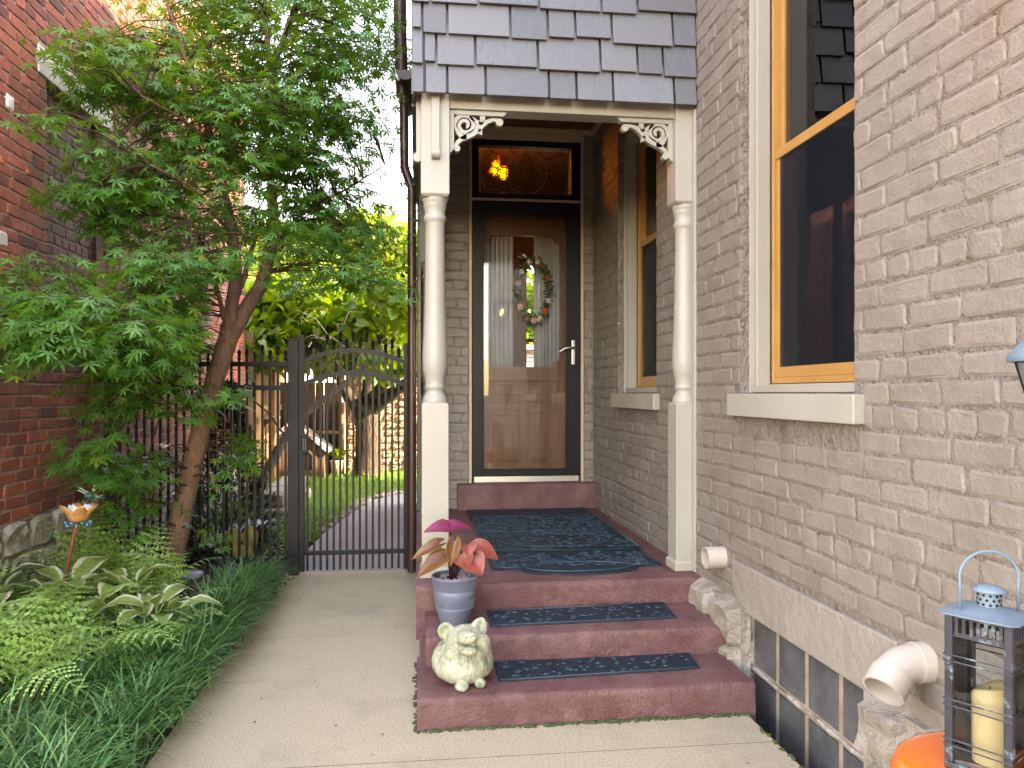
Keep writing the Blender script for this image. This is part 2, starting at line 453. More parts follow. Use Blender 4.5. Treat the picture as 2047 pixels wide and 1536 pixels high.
def brick_shape(w, h, fn, rr, proud=.005, deep=.012, soft=.006, flip=False, warp=.003):
    """a pillowed brick face in its own middle; fn(a, b, d) maps along, up, outwards"""
    hw, hh = w / 2, h / 2; c = min(.012, hw * .3, hh * .3)
    oct8 = [(-hw+c,-hh),(hw-c,-hh),(hw,-hh+c),(hw,hh-c),(hw-c,hh),(-hw+c,hh),(-hw,hh-c),(-hw,-hh+c)]
    vs = []; j = lambda s: rr.uniform(-s, s)
    o = [(a + j(warp), b + j(warp)) for a, b in oct8]
    tilt, tilt2 = j(.02), j(.03)
    for a, b in o: vs.append(fn(a, b, -deep))
    for a, b in o: vs.append(fn(a * .995, b * .99, proud * .25))
    for a, b in o:
        s = soft
        vs.append(fn(a - math.copysign(min(s, abs(a)), a), b - math.copysign(min(s, abs(b)), b), proud + a * tilt + b * tilt2 + j(.0008)))
    fs = []
    for k in range(8):
        n = (k + 1) % 8
        fs += [(k, n, n+8, k+8), (k+8, n+8, n+16, k+16)]
    fs.append(tuple(range(16, 24)))
    if flip: fs = [tuple(reversed(f)) for f in fs]
    return vs, fs

def size_in_view(p, w, h):
    q = proj(p)
    if q is None or not (-60 < q[0] < 2110 and -60 < q[1] < 1600): return 0
    return w * h / q[2] ** 2

def lay_bricks(parent, groups, name='brick', rest='brickwork', limit=300):
    """groups: (rects, fn3(u,v,d), flip, material, opts); the largest in view are single parts"""
    allb = []
    for gi, (rects, fn, flip, mat, opt) in enumerate(groups):
        for (a, b, c, d) in rects:
            p = Vector(fn((a+b)/2, (c+d)/2, 0))
            if hidden(p): s = 0
            else:
                f = abs((Vector(fn(0, 0, 1)) - Vector(fn(0, 0, 0))).dot((p - Vector((0, 0, EYE))).normalized()))
                s = size_in_view(p, b-a, d-c) * f
            allb.append((s, gi, a, b, c, d, p))
    allb.sort(key=lambda t: -t[0])
    rr = random.Random(5); bulk = {}; cache = {}
    for i, (s, gi, a, b, c, d, p) in enumerate(allb):
        rects, fn, flip, mat, opt = groups[gi]
        z = Vector(fn(0, 0, 0))
        loc = lambda x, y, q: Vector(fn(x, y, q)) - z
        if i < limit and s > 0:
            w = round((b-a) / .008) * .008
            key = (gi, w, round(d-c, 3), rr.randrange(5))
            if key not in cache:
                vs, fs = brick_shape(key[1], d-c, loc, rr, flip=flip, **opt)
                me = bpy.data.meshes.new(name); me.from_pydata([tuple(x) for x in vs], [], fs); me.materials.append(mat); cache[key] = me
            o = bpy.data.objects.new(name, cache[key]); place(o, parent); o.location = p
        else:
            vs, fs = brick_shape(b-a, d-c, loc, rr, flip=flip, **opt)
            m = bulk.setdefault(mat.name, MB()); m.add([v + p for v in vs], fs)
    for k, m in bulk.items():
        add(rest, m, bpy.data.materials[k], parent, kind='stuff')

HIDE = []
def hidden(p):
    q = proj(p)
    if q is None: return True
    return any(a < q[0] < b and c < q[1] < d and q[2] > z for (a, b, c, d, z) in HIDE)

def slab_with_holes(m, u0, u1, v0, v1, holes, f0, f1):
    """wall mass cut into boxes round its openings"""
    us = sorted({u0, u1, *[min(max(x, u0), u1) for h in holes for x in h[:2]]})
    for i in range(len(us) - 1):
        a, b = us[i], us[i+1]; mid = (a + b) / 2
        cuts = sorted((max(h[2], v0), min(h[3], v1)) for h in holes if h[0] < mid < h[1])
        v = v0
        for (c, d) in cuts:
            if c > v: m.prism([(a, v), (b, v), (b, c), (a, c)], f0, f1)
            v = max(v, d)
        if v < v1: m.prism([(a, v), (b, v), (b, v1), (a, v1)], f0, f1)
    return m

# ================================================================== SETTING
g = MB(); g.box(-400, 400, -400, 400, -.6, -.16)
setp(add('ground', g, M['soil']), 'bare dark soil under and around the garden', 'ground', kind='structure')

path = thing('path', 'pale concrete path running past the steps to the iron gate', 'path'); path['kind'] = 'structure'
cuts = [-3.0, -.9, 1.0, 2.62, 3.42, 4.02, 4.74, 5.47]
for i in range(len(cuts) - 1):
    a, b = cuts[i] + .0035, cuts[i+1] - .0035
    x1 = 1.275 if b < 2.9 else .06
    sk = -.022
    if b > 2.9 and a < 2.9: x1 = 1.275
    m = MB(); xl = -.90
    m.prism([(xl, a - sk*.45), (x1, a + sk*.45), (x1, b + sk*.45), (xl, b - sk*.45)], lambda x, y: (x, y, -.12), lambda x, y: (x, y, 0 if y > 0 else 0))
    add('slab', m, M['concrete'], path, fix=True)
for c_, x1 in zip(cuts[1:-1], (1.275, 1.275, 1.275, .06, .06, .06)):
    m = MB(); m.prism([(-.9, c_ - .005 + .01), (x1, c_ - .005 - (.01 if x1 < 1 else .012)), (x1, c_ + .005 - (.01 if x1 < 1 else .012)), (-.9, c_ + .005 + .01)], lambda x, y: (x, y, -.1), lambda x, y: (x, y, -.0012)); add('joint', m, M['joint'], path, fix=True)
# the path beyond the gate, swinging right behind the house
edge = [(-.885, 5.474), (-.885, 6.0), (-.83, 7.0), (-.745, 7.7), (-.60, 8.7), (-.50, 9.15), (-.16, 9.7), (.6, 10.2), (2.2, 10.6)]
def edge_x(y):
    for (x0, y0), (x1, y1) in zip(edge, edge[1:]):
        if y0 <= y <= y1: return x0 + (x1-x0)*(y-y0)/(y1-y0)
    return edge[-1][0]
inner = [(0.0, 5.474), (0.0, 6.0), (0.0, 7.0), (0.0, 7.7), (0.0, 8.7), (.3, 9.0), (.9, 9.2), (1.4, 9.3), (2.2, 9.4)]
for (i, j) in ((0, 2), (2, 4), (4, 8)):
    m = MB(); poly = edge[i:j+1] + inner[i:j+1][::-1]
    m.prism(poly, lambda x, y: (x, y, -.12), lambda x, y: (x, y, -.004))
    add('slab', m, M['concretegrey'], path, fix=True)

m = MB(); lawn_poly = [(-2.1, 6.6), (-.9, 6.6)] + edge[2:] + [(6, 11), (6, 12.3), (-5, 12.3), (-5, 9.9), (-2.1, 9.9)]
m.prism(lawn_poly, lambda x, y: (x, y, -.15), lambda x, y: (x, y, -.012))
lawn = setp(add('lawn', m, M['lawnbase'], fix=True), 'lawn beyond the gate between the fence and the path', 'lawn', kind='structure')

m = MB(); nx, ny = 16, 60
bedx = lambda t: -2.1 + 1.195 * t
vs = []; fs = []
for j in range(ny+1):
    for i in range(nx+1):
        x = bedx(i/nx); y = .4 + 6.3*j/ny
        e = 1 - abs(2*i/nx - 1)
        vs.append((x, y, -.02 + .05*min(1, e*4) + .012*math.sin(x*17+y*9)*math.sin(y*13)))
for j in range(ny):
    for i in range(nx):
        a = j*(nx+1)+i; fs.append((a, a+1, a+nx+2, a+nx+1))
m.add(vs, fs)
setp(add('garden_bed', m, M['mulch'], smooth=True), 'mulched garden bed between the red brick wall and the path', 'garden bed', kind='structure')

# ================================================================== HOUSE ON THE RIGHT
XW = 1.38
house = thing('brick_house', 'taupe painted brick house on the right with the porch and tall windows', 'house', (XW, 3.2, 0))
W1 = (2.28, 3.145, 1.25, 3.75)      # large window: y0,y1,z0,z1
W2 = (4.305, 5.155, 1.25, 3.02)     # window inside the porch
SILL1 = (2.225, 3.20, 1.152, 1.25); SILL2 = (4.25, 5.21, 1.152, 1.25)
PAN1 = (2.255, 3.165, 1.075, 1.152); PAN2 = (4.28, 5.18, 1.075, 1.152)
LINT = (2.06, 3.20, .33, .528)
BW = (2.185, 3.075, -.2, .33)
holesR = [W1, W2, SILL1, SILL2, PAN1, PAN2, LINT]
fR = lambda u, v, d: (XW - d, u, v)
m = MB()
slab_with_holes(m, -3, 5.9, .33, 6.3, [W1, W2, (2.0, 3.1, .33, .33)], lambda u, v: (XW + .0005, u, v), lambda u, v: (XW + .175, u, v))  # unseen top; height chosen so the wall keeps sun off the alley
m.box(XW + .175, 5.5, -3, 6.04, 6.1, 6.3)                 # unseen lid added to keep sky light out of the rooms
m.box(5.2, 5.5, -3, 2.4, -.2, 6.1); m.box(5.2, 5.5, 2.4, 4.6, -.2, 1.0); m.box(5.2, 5.5, 2.4, 4.6, 5.0, 6.1); m.box(5.2, 5.5, 4.6, 6.04, -.2, 6.1); m.box(XW + .175, 5.2, 5.9, 6.04, 4.2, 6.1)  # unseen opening added in the far wall to let daylight into the room
m.box(XW + .175, 5.2, -3, -2.7, -.2, 6.1)
add('wall', m, M['paintmortar'], house, fix=True)
rects = lay(.2, 5.885, .33, 4.1, .0735, holesR, length=.212, joint=.0085, seed=3)
# the back wall of the porch
YD = 5.90
DOOR = (.395, 1.30, .3, 3.28)
fD = lambda u, v, d: (u, YD - d, v)
m = MB()
slab_with_holes(m, 0.0, XW + .003, -.2, 5.7, [DOOR], lambda u, v: (u, YD + .0005, v), lambda u, v: (u, YD + .14, v))  # unseen upper height set to shade the path and the far red wall
m.box(0.0, .18, YD + .14, 8.8, -.2, 4.9); m.box(.18, 5.5, YD + .14, 8.8, 4.7, 4.9); m.box(XW + .175, 5.5, 8.62, 8.8, -.2, 4.7)               # side wall behind the downspout
m.box(.18, XW + .3, 8.62, 8.8, -.2, .95); m.box(.18, XW+.3, 8.62, 8.8, 2.75, 5.5); m.box(.18, 1.2, 8.62, 8.8, .95, 2.75); m.box(1.6, XW+.3, 8.62, 8.8, .95, 2.75)
m.box(.18, XW + .3, YD + .14, 8.62, 3.5, 3.7)          # hall ceiling
add('wall', m, M['paintmortar'], house, fix=True)
rectsD = lay(0.03, XW - .004, .357, 3.34, .0735, [DOOR], length=.212, joint=.009, seed=11)
lay_bricks(house, [(rects, fR, True, M['paintbrick'], dict(proud=.0035, soft=.009, warp=.005)), (rectsD, fD, False, M['paintbrick'], dict(proud=.0032, soft=.008, warp=.0045))])

# brick reveals of the windows, painted pale
m = MB()
for W in (W1, W2):
    m.box(XW + .001, XW + .04, W[1], W[1] + .06, W[2], W[3])
    m.box(XW + .001, XW + .04, W[0] - .06, W[0], W[2], W[3])
# smooth painted pieces
m2 = MB(); m2.prism([(2.045, .535), (2.20, .337), (3.075, .328), (3.205, .521), (3.195, .526)], lambda u, v: (1.368, u, v), lambda u, v: (1.55, u, v))
m2 = MB(); m2.prism([(2.06, .333), (3.09, .326), (3.20, .40), (3.205, .522), (2.05, .534)], lambda u, v: (1.366, u, v), lambda u, v: (1.55, u, v))
add('lintel', m2, M['render'], house, bevel=.006, fix=True)
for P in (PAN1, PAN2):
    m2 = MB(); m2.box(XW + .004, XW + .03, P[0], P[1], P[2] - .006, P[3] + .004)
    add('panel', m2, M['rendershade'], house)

def side_window(W, S, label, curtain_y, slats, mate):
    y0, y1, z0, z1 = W
    m = MB()                                            # white boxed jambs, head and sub-sill
    m.box(XW + .04, XW + .066, y1 - .001, y1 + .05, z0 + .001, z1); m.box(XW + .066, XW + .126, y1 - .02, y1 + .05, z0 + .001, z1)
    m.box(XW + .04, XW + .126, y0 - .05, y0 + .02, z0 + .001, z1)
    m.box(XW + .045, XW + .13, y0 + .02, y1 - .021, z0 + .002, z0 + .035)
    m.box(XW + .04, XW + .126, y0 + .02, y1 - .021, z1 - .06, z1 + .02)
    win = add('window', m, M['trim'], house, bevel=.003, fix=True, label=label)
    zr = 2.262
    m = MB(); ya, yb = y0 + .022, y1 - .022
    zt, zb = z1 - .05, z0 + .04
    m.box(XW + .13, XW + .185, yb - .018, yb, zb, zt); m.box(XW + .13, XW + .185, ya, ya + .018, zb, zt)
    m.box(XW + .135, XW + .185, ya + .018, yb - .018, zb, zb + .025)
    add('frame', m, M['oak'], win, bevel=.002, fix=True)
    m = MB(); zl = zb + .025
    for (za, ze, xo) in ((zl, zr - .02, .14), (zr + .022, zt, .158)):
        m.box(XW + xo, XW + xo + .03, yb - .05, yb - .0185, za, ze); m.box(XW + xo, XW + xo + .03, ya + .0185, ya + .05, za, ze)
    m.box(XW + .14, XW + .17, ya + .05, yb - .05, zl, zl + .045); m.box(XW + .158, XW + .188, ya + .05, yb - .05, zt - .05, zt)
    m.box(XW + .136, XW + .19, ya + .0185, yb - .0185, zr - .02, zr + .022)
    add('sash', m, M['oak'], win, bevel=.003, fix=True)
    m = MB(); m.box(XW + .150, XW + .154, ya + .048, yb - .048, zl + .043, zr - .018)
    add('pane', m, M['glassdark'], win)
    m = MB(); m.box(XW + .1425, XW + .1445, ya + .048, yb - .048, zl + .043, zr - .018)
    add('insect_screen', m, M['screen'], win)
    m = MB(); m.box(XW + .171, XW + .175, ya + .048, yb - .048, zr + .02, zt - .048)
    add('pane', m, M['glassdark'], win)
    # curtain hanging in folds inside, and the brown blind
    vs = []; fs = []; n = 40; cy0, cy1 = curtain_y
    for i in range(n + 1):
        t = i / n; yy = cy0 + (cy1 - cy0) * t; xx = XW + .222 + .016 * math.sin(t * 31) + .008*math.sin(t*77)
        vs += [(xx, yy, z0 + .03), (xx, yy, z1)]
    for i in range(n): fs.append((2*i, 2*i+1, 2*i+3, 2*i+2))
    c = add('curtain', MB().add(vs, fs), M['curtain'], win, smooth=True)
    sm = c.modifiers.new('thick', 'SOLIDIFY'); sm.thickness = .002
    m = MB(); z = zb + .05
    while z < zt:
        m.prism([(0, 0), (.028, .012), (.028, .0145), (0, .0025)], lambda a, b, z=z: (XW + .245 + a, ya + .02, z + b), lambda a, b, z=z: (XW + .245 + a, slats, z + b))
        z += .042
    add('blind', m, M['blind'], win, fix=True)
    m = MB(); m.box(XW - .038, XW + .044, S[0], S[1], S[2], S[3] - .004)
    add('sill', m, M['trim'], win, bevel=.004)
    m = MB(); m.box(XW + .40, XW + .41, y0 - .6, y1 + .6, z0 - .6, z1 + .3)
    return win
side_window(W1, SILL1, 'tall oak framed window in the main wall with its blind and white sill', (3.07, 3.52), 3.12, None)
side_window(W2, SILL2, 'oak framed window inside the porch', (5.08, 5.5), 5.13, None)
# a dim room behind the windows
m = MB()
m.box(XW + 1.9, XW + 2.0, .3, 3.3, .2, 4.2); m.box(XW + 1.9, XW + 2.0, 3.3, 4.6, .2, 1.2); m.box(XW + 1.9, XW + 2.0, 3.3, 4.6, 2.45, 4.2); m.box(XW + 1.9, XW + 2.0, 4.6, 6.6, .2, 4.2); m.box(XW + .18, XW + 1.9, .2, .3, .2, 4.2); m.box(XW + .18, XW + 1.9, 6.5, 6.6, .2, 4.2)  # gap in the unseen inner wall, added for daylight behind the curtains
m.box(XW + .18, XW + 1.9, .3, 6.5, .2, .3); m.box(XW + .18, XW + 1.9, .3, 6.5, 4.1, 4.2)
add('room', m, M['dark'], house)

# foundation of rough stones round the basement window
def stone_mesh(w, h, d, rr, fn, flip, rough=.42):
    """a rough pillowed stone"""
    n = 6; vs = []; fs = []
    for j in range(n):
        for i in range(n):
            a, b = i/(n-1)*2-1, j/(n-1)*2-1
            k = 1 - .16*(abs(a)*abs(b))**2
            e = (1-abs(a)**9)*(1-abs(b)**9)
            vs.append(fn(a*w/2*k*(1+rr.uniform(-.04,.04)), b*h/2*k*(1+rr.uniform(-.05,.05)), (-d if e < .01 else d*(.55+rr.uniform(-rough,rough))*e)))
    for j in range(n-1):
        for i in range(n-1):
            q = j*n+i; f = (q, q+1, q+n+1, q+n); fs.append(f if not flip else f[::-1])
    return vs, fs
rr = random.Random(21)
m = MB()
slab_with_holes(m, .2, 5.8, -.3, .345, [(2.185, 3.06, -.3, .36)], lambda u, v: (1.352, u, v), lambda u, v: (1.66, u, v))
add('foundation', m, M['foundation'], house, fix=True)
for row, (z0, z1) in enumerate(((-.22, -.02), (-.02, .17), (.17, .345))):
    y = .5 + .1*row
    while y < 3.62:
        L = rr.uniform(.2, .42)
        a, b = y, min(y + L, 3.62); y += L + .012
        if b > 2.175 and a < 3.07:
            if a < 2.175 and 2.175 - a > .08: b = 2.178
            elif b > 3.07 and b - 3.07 > .06: a = 3.068
            else: continue
        z = Vector(fR(0, 0, 0)); c = Vector((1.333, (a+b)/2, (z0+z1)/2))
        vs, fs = stone_mesh(b-a+.04, z1-z0+.045, .05, rr, lambda x, yv, q: Vector(fR(x, yv, q)) - z, True, .24)
        me = MB().add(vs, fs).mesh('stone', M['foundation'], smooth=False)
        o = bpy.data.objects.new('stone', me); place(o, house); o.location = c
# basement window of ribbed glass blocks
m = MB(); m.box(1.400, 1.43, 2.18, 3.085, -.22, .335)
bwin = add('basement_window', m, M['renderpink'], house, label='basement window of eight dark ribbed glass blocks under the painted lintel')
ys = [3.055, 2.835, 2.61, 2.385, 2.185]
for (z0, z1) in ((.115, .318), (-.12, .085)):
    for i in range(4):
        m = MB(); m.box(1.397, 1.425, ys[i+1] + .017, ys[i] - .006, z0, z1)
        add('glass_block', m, M['glassblock'], bwin, bevel=.006)
m = MB(); rr = random.Random(3)
for (a, b) in ((3.06, 2.2),):
    pts = [(1.397 + rr.uniform(-.004, .002), a + (b-a)*i/14, .1 + rr.uniform(-.004, .004)) for i in range(15)]
    m.tube(pts, [.0095 + rr.uniform(-.003, .003) for _ in pts], 6)
add('mortar_bar', m, M['greystone'], bwin, smooth=True)

# the entrance: casing, transom light, storm door, inner door
m = MB(); yc = YD - .016
m.box(.397, .42, yc, YD + .1, .556, 3.275); m.box(1.275, 1.298, yc, YD + .1, .556, 3.275)
m.box(.42, 1.275, yc, YD + .1, 3.212, 3.275); m.box(.42, 1.275, yc + .004, YD + .1, 2.739, 2.758)
casing = add('door_casing', m, M['trimwarm'], house, bevel=.003, fix=True)
def frame4(m, x0, x1, z0, z1, y0, y1, l, r, b, t):
    m.box(x0, x0 + l, y0, y1, z0, z1); m.box(x1 - r, x1, y0, y1, z0, z1)
    m.box(x0 + l, x1 - r, y0, y1, z0, z0 + b); m.box(x0 + l, x1 - r, y0, y1, z1 - t, z1)
m = MB(); frame4(m, .421, 1.274, 2.759, 3.211, yc + .008, YD + .06, .052, .075, .040, .045)
transom = add('transom', m, M['black'], house, bevel=.004, fix=True, label='leaded glass transom light over the door')
m = MB(); m.box(.473, 1.199, YD + .012, YD + .017, 2.799, 3.166)
add('pane', m, M['glass'], transom)
m = MB(); cxr, czr = .845, 2.965
def tline(pts, r=.0035): m.tube([(x, YD + .009, z) for x, z in pts], r, 5)
def arc(cx, cz, r, a0, a1, rz=None, n=20): return [(cx + r*math.cos(rad(a0+(a1-a0)*i/n)), cz + (rz or r)*math.sin(rad(a0+(a1-a0)*i/n))) for i in range(n+1)]
for s in (1, -1):
    tline([(cxr, czr + .165*s*.92), (cxr + .085, czr), (cxr, czr - .165*s*.92)]) if s > 0 else tline([(cxr, czr + .152), (cxr - .085, czr), (cxr, czr - .152)])
    tline([(cxr + s*.055, czr), (cxr, czr + .10)]); tline([(cxr + s*.055, czr), (cxr, czr - .10)])
    tline(arc(cxr + s*.10, czr - .19, .24, 90 - s*40, 90 - s*0, .235)); tline([(cxr + s*.165, czr + .02), (cxr + s*.24, czr + .075), (cxr + s*.34, czr), (cxr + s*.24, czr - .075), (cxr + s*.165, czr - .02)])
    tline([(cxr + s*.17, czr + .012), (cxr + s*.235, czr + .04), (cxr + s*.3, czr), (cxr + s*.235, czr - .04), (cxr + s*.17, czr - .012)], .0025)
    tline([(cxr + s*.09, czr + .14), (cxr + s*.13, czr + .195)]); tline([(cxr + s*.13, czr + .1), (cxr + s*.30, czr + .17)])
    tline([(cxr + s*.09, czr - .14), (cxr + s*.14, czr - .16)]); tline([(cxr + s*.13, czr - .1), (cxr + s*.30, czr - .16)])
    tline(arc(cxr + s*.2, czr, .13, -75 if s > 0 else 255, 75 if s > 0 else 105, .19))
    tline(arc(cxr + s*.26, czr, .09, -85 if s > 0 else 265, 85 if s > 0 else 95, .19), .003)
tline([(cxr, czr + .165), (cxr, czr + .2)])
add('leading', m, M['darkstem'], transom, smooth=True)
m = MB()
for k in range(52):
    a = 2*math.pi*k/52; m.ball((cxr + .165*math.cos(a), YD + .007, czr + .163*math.sin(a)), .0052, 6, 4)
for k in range(62): m.ball((.487 + .69*k/61, YD + .007, 3.142), .0052, 6, 4)
for k in range(28):
    m.ball((.484, YD + .007, 2.815 + .32*k/27), .0052, 6, 4); m.ball((1.181, YD + .007, 2.815 + .32*k/27), .0052, 6, 4)
add('bead_border', m, M['steel'], transom, smooth=True)

m = MB(); frame4(m, .422, 1.273, .606, 2.737, YD - .012, YD + .03, .085, .11, .05, .105)
storm = add('storm_door', m, M['black'], house, bevel=.004, fix=True, label='black storm door with one full height pane')
m = MB(); m.box(.505, 1.165, YD + .006, YD + .011, .654, 2.634)
add('pane', m, M['glass'], storm)
m = MB(); frame4(m, .500, 1.170, .648, 2.640, YD - .016, YD - .004, .012, .012, .012, .012)
add('bead', m, M['black'], storm, bevel=.002, fix=True)
m = MB(); m.box(.436, 1.258, YD - .014, YD + .02, .560, .604)
add('kick_plate', m, M['steel'], storm, bevel=.002)
m = MB(); m.box(1.201, 1.228, YD - .022, YD - .011, 1.47, 1.665)
hp = add('handle_plate', m, M['steel'], storm, bevel=.005)
m = MB(); m.tube([(1.214, YD - .02, 1.60), (1.214, YD - .055, 1.60)], .009, 8); m.tube([(1.214, YD - .055, 1.60), (1.18, YD - .06, 1.604), (1.14, YD - .06, 1.597), (1.10, YD - .056, 1.572), (1.09, YD - .054, 1.568)], [.010, .010, .009, .007, .005], 8)
add('door_handle', m, M['steel'], storm, smooth=True)
# inner door, brown wood with a notched glass
YI = YD + .075
x0, x1 = .44, 1.255; gx0, gx1, gz0, gz1 = .512, 1.125, 1.455, 2.49
def notched(x0, x1, z0, z1, r, n=6):
    P = []
    for (cx, cz, a0) in ((x0, z0, 90), (x1, z0, 180), (x1, z1, 270), (x0, z1, 360)):
        P += [(cx + r*math.cos(rad(a0 - 90*i/n)), cz + r*math.sin(rad(a0 - 90*i/n))) for i in range(n+1)]
    return P
m = MB(); hole = notched(gx0, gx1, gz0, gz1, .055)
outer = [(x0, .56), (x1, .56), (x1, 2.74), (x0, 2.74)]
n = len(hole); q = n // 4
f0 = lambda x, z: (x, YI, z); f1 = lambda x, z: (x, YI + .04, z)
vs = [f0(*p) for p in hole] + [f0(*p) for p in outer] + [f1(*p) for p in hole]
fs = []
for k in range(4):
    for i in range(q):
        a = k*q + i; b = (a + 1) % n
        if i < q - 1: fs.append((a, b, n + k))
    fs.append(((k*q + q - 1), ((k+1)*q) % n, n + (k+1) % 4, n + k))
for a in range(n): fs.append((a, (a+1) % n, n + 4 + (a+1) % n, n + 4 + a))
m.add(vs, fs)
inner_door = add('inner_door', m, M['wooddoor'], house, fix=True, label='brown panelled wooden door behind the storm door')
m = MB(); m.prism(hole, lambda x, z: (x, YI + .02, z), lambda x, z: (x, YI + .024, z)); add('pane', m, M['glass'], inner_door, fix=True)
m = MB()
m.box(.53, 1.12, YI - .022, YI, 1.345, 1.385); m.box(.55, 1.10, YI - .007, YI, 1.235, 1.32); m.box(.53, 1.12, YI - .010, YI, 1.175, 1.205)
for (a, b) in ((.535, .80), (.86, 1.13)):
    frame4(m, a, b, .70, 1.12, YI - .016, YI, .022, .022, .022, .022); m.box(a + .045, b - .045, YI - .006, YI, .745, 1.075)
m.box(.50, 1.16, YI - .020, YI, .60, .655)
add('panel_moulding', m, M['wooddoor'], inner_door, bevel=.003, fix=True)
for (a, b, ph) in ((.50, .762, 0), (.93, 1.14, 1.3)):
    vs = []; fs = []; n = 44
    for i in range(n+1):
        t = i/n; xx = a + (b-a)*t; yy = YI + .085 + .012*math.sin(t*44 + ph) + .006*math.sin(t*97)
        vs += [(xx, yy, 1.40), (xx, yy, 2.53)]
    for i in range(n): fs.append((2*i, 2*i+1, 2*i+3, 2*i+2))
    c = add('lace_curtain', MB().add(vs, fs), M['lace'], inner_door, smooth=True); c.modifiers.new('thick', 'SOLIDIFY').thickness = .0015
# hall floor and the far window of the hall with its blind
m = MB(); m.box(.18, XW + .3, YD + .14, 8.62, .3, .55); add('hall_floor', m, M['wooddoor'], house)
m = MB(); m.box(.185, 1.2, 8.60, 8.615, .56, 3.49); m.box(1.6, XW + .28, 8.60, 8.615, .56, 3.49); m.box(1.2, 1.6, 8.60, 8.615, 2.75, 3.49); m.box(1.2, 1.6, 8.60, 8.615, .56, .95); m.box(.185, .2, YD + .15, 8.59, .56, 3.49); m.box(XW + .26, XW + .28, YD + .15, 8.59, .56, 3.49); add('hall_lining', m, M['dark'], house)
m = MB(); frame4(m, 1.2, 1.6, .95, 2.75, 8.63, 8.70, .04, .04, .04, .04); m.box(1.24, 1.56, 8.64, 8.69, 1.83, 1.87)
hw = add('hall_window', m, M['oak'], house)
m = MB(); z = 1.0
while z < 2.7: m.box(1.245, 1.555, 8.58, 8.612, z, z + .006); z += .05
add('blind', m, M['blind'], hw)
# hall pendant seen through the transom
hl = thing('pendant_lamp', 'lit amber glass pendant lamp in the hall, seen through the transom', 'lamp', (.725, 6.75, 3.5))
m = MB(); m.tube([(.725, 6.75, 3.5), (.725, 6.75, 3.27)], .006, 6)
for k in range(8): m.ball((.725, 6.75, 3.48 - .03*k), (.014, .006, .016), 6, 4)
add('chain', m, M['copper'], hl)
for (dx, dy, dz) in ((-.03, 0, 3.27), (.045, .05, 3.24), (-.05, -.06, 3.20), (.03, -.04, 3.17)):
    m = MB(); m.ball((.725 + dx, 6.75 + dy, dz), .045, 12, 8); add('globe', m, glass('amber_globe', (.95,.55,.18), .1) if 'ag' not in M else M['ag'], hl, smooth=True)
    M['ag'] = bpy.data.materials['amber_globe']
    m = MB(); m.ball((.725 + dx, 6.75 + dy, dz), .019, 8, 6); add('bulb', m, M['glow'], hl, smooth=True)
sl = thing('amber_lamp', 'lit amber lamp in the side room, glowing behind the porch window', 'lamp', (2.1, 6.2, 2.7))
pp = [at(1302, 383, X=2.1), at(1309, 366, X=2.1)]
m = MB(); m.tube([(2.1, pp[0].y + .05, 4.1), (2.1, pp[0].y + .05, pp[1].z + .05)], .008, 6); add('stem', m, M['copper'], sl)
for p in pp:
    m = MB(); m.ball(p, .045, 10, 8); add('globe', m, M['ag'], sl, smooth=True)
    m = MB(); m.ball(p, .018, 8, 6); add('bulb', m, M['glow'], sl, smooth=True)

# ================================================================== STEPS
steps = thing('porch_steps', 'plum painted concrete steps and porch floor', 'steps', (.65, 3.2, 0))
rr = random.Random(9)
def lump(m, x0, x1, y0, y1, z0, z1, nose=.0):
    """a cast concrete block with a softly uneven face"""
    nx, nz = 40, 6; vs = []; fs = []
    prof = [(0, z0), (0, z0 + (z1-z0)*.3), (0, z0 + (z1-z0)*.6), (-.002, z1 - .03), (.0, z1 - .012), (.006, z1 - .004), (.016, z1), (y1 - y0, z1)]
    n = len(prof)
    for i in range(nx+1):
        x = x0 + (x1-x0)*i/nx
        for (a, z) in prof:
            w = .003*math.sin(x*9 + z*30) + rr.uniform(-.0022, .0022)
            wz = rr.uniform(-.0015, .0015) if z > z1 - .02 and a < y1 - y0 else 0
            vs.append((x, y0 + a + (w if a < .1 else 0), z + wz))
    for i in range(nx):
        for k in range(n-1): fs.append((i*n+k, (i+1)*n+k, (i+1)*n+k+1, i*n+k+1))
    fs.append(tuple(range(n-1, -1, -1)) ); fs.append(tuple(nx*n + k for k in range(n)))
    b = len(vs); vs += [(x0, y1, z0), (x1, y1, z0)]
    fs[-2] = tuple([b] + list(range(n-1, -1, -1))); fs[-1] = tuple([nx*n + k for k in range(n)] + [b+1])
    m.add(vs, fs)
m = MB(); lump(m, 0.0, 1.31, 2.845, 3.30, -.1, .122); add('step', m, M['steps'], steps, smooth=True, angle=50)
m = MB(); lump(m, .036, 1.325, 3.18, 3.70, .0, .238); add('step', m, M['steps'], steps, smooth=True, angle=50)
m = MB(); lump(m, -.004, 1.376, 3.575, 5.895, .105, .357); add('porch_floor', m, M['steps'], steps, smooth=True, angle=50)
m = MB(); lump(m, .014, 1.32, 3.60, 5.8, -.1, .2); add('base', m, M['steps'], steps, smooth=True, angle=50)
m = MB(); lump(m, .305, 1.375, 5.79, 5.895, .36, .556); add('threshold', m, M['steps'], steps, smooth=True, angle=50)

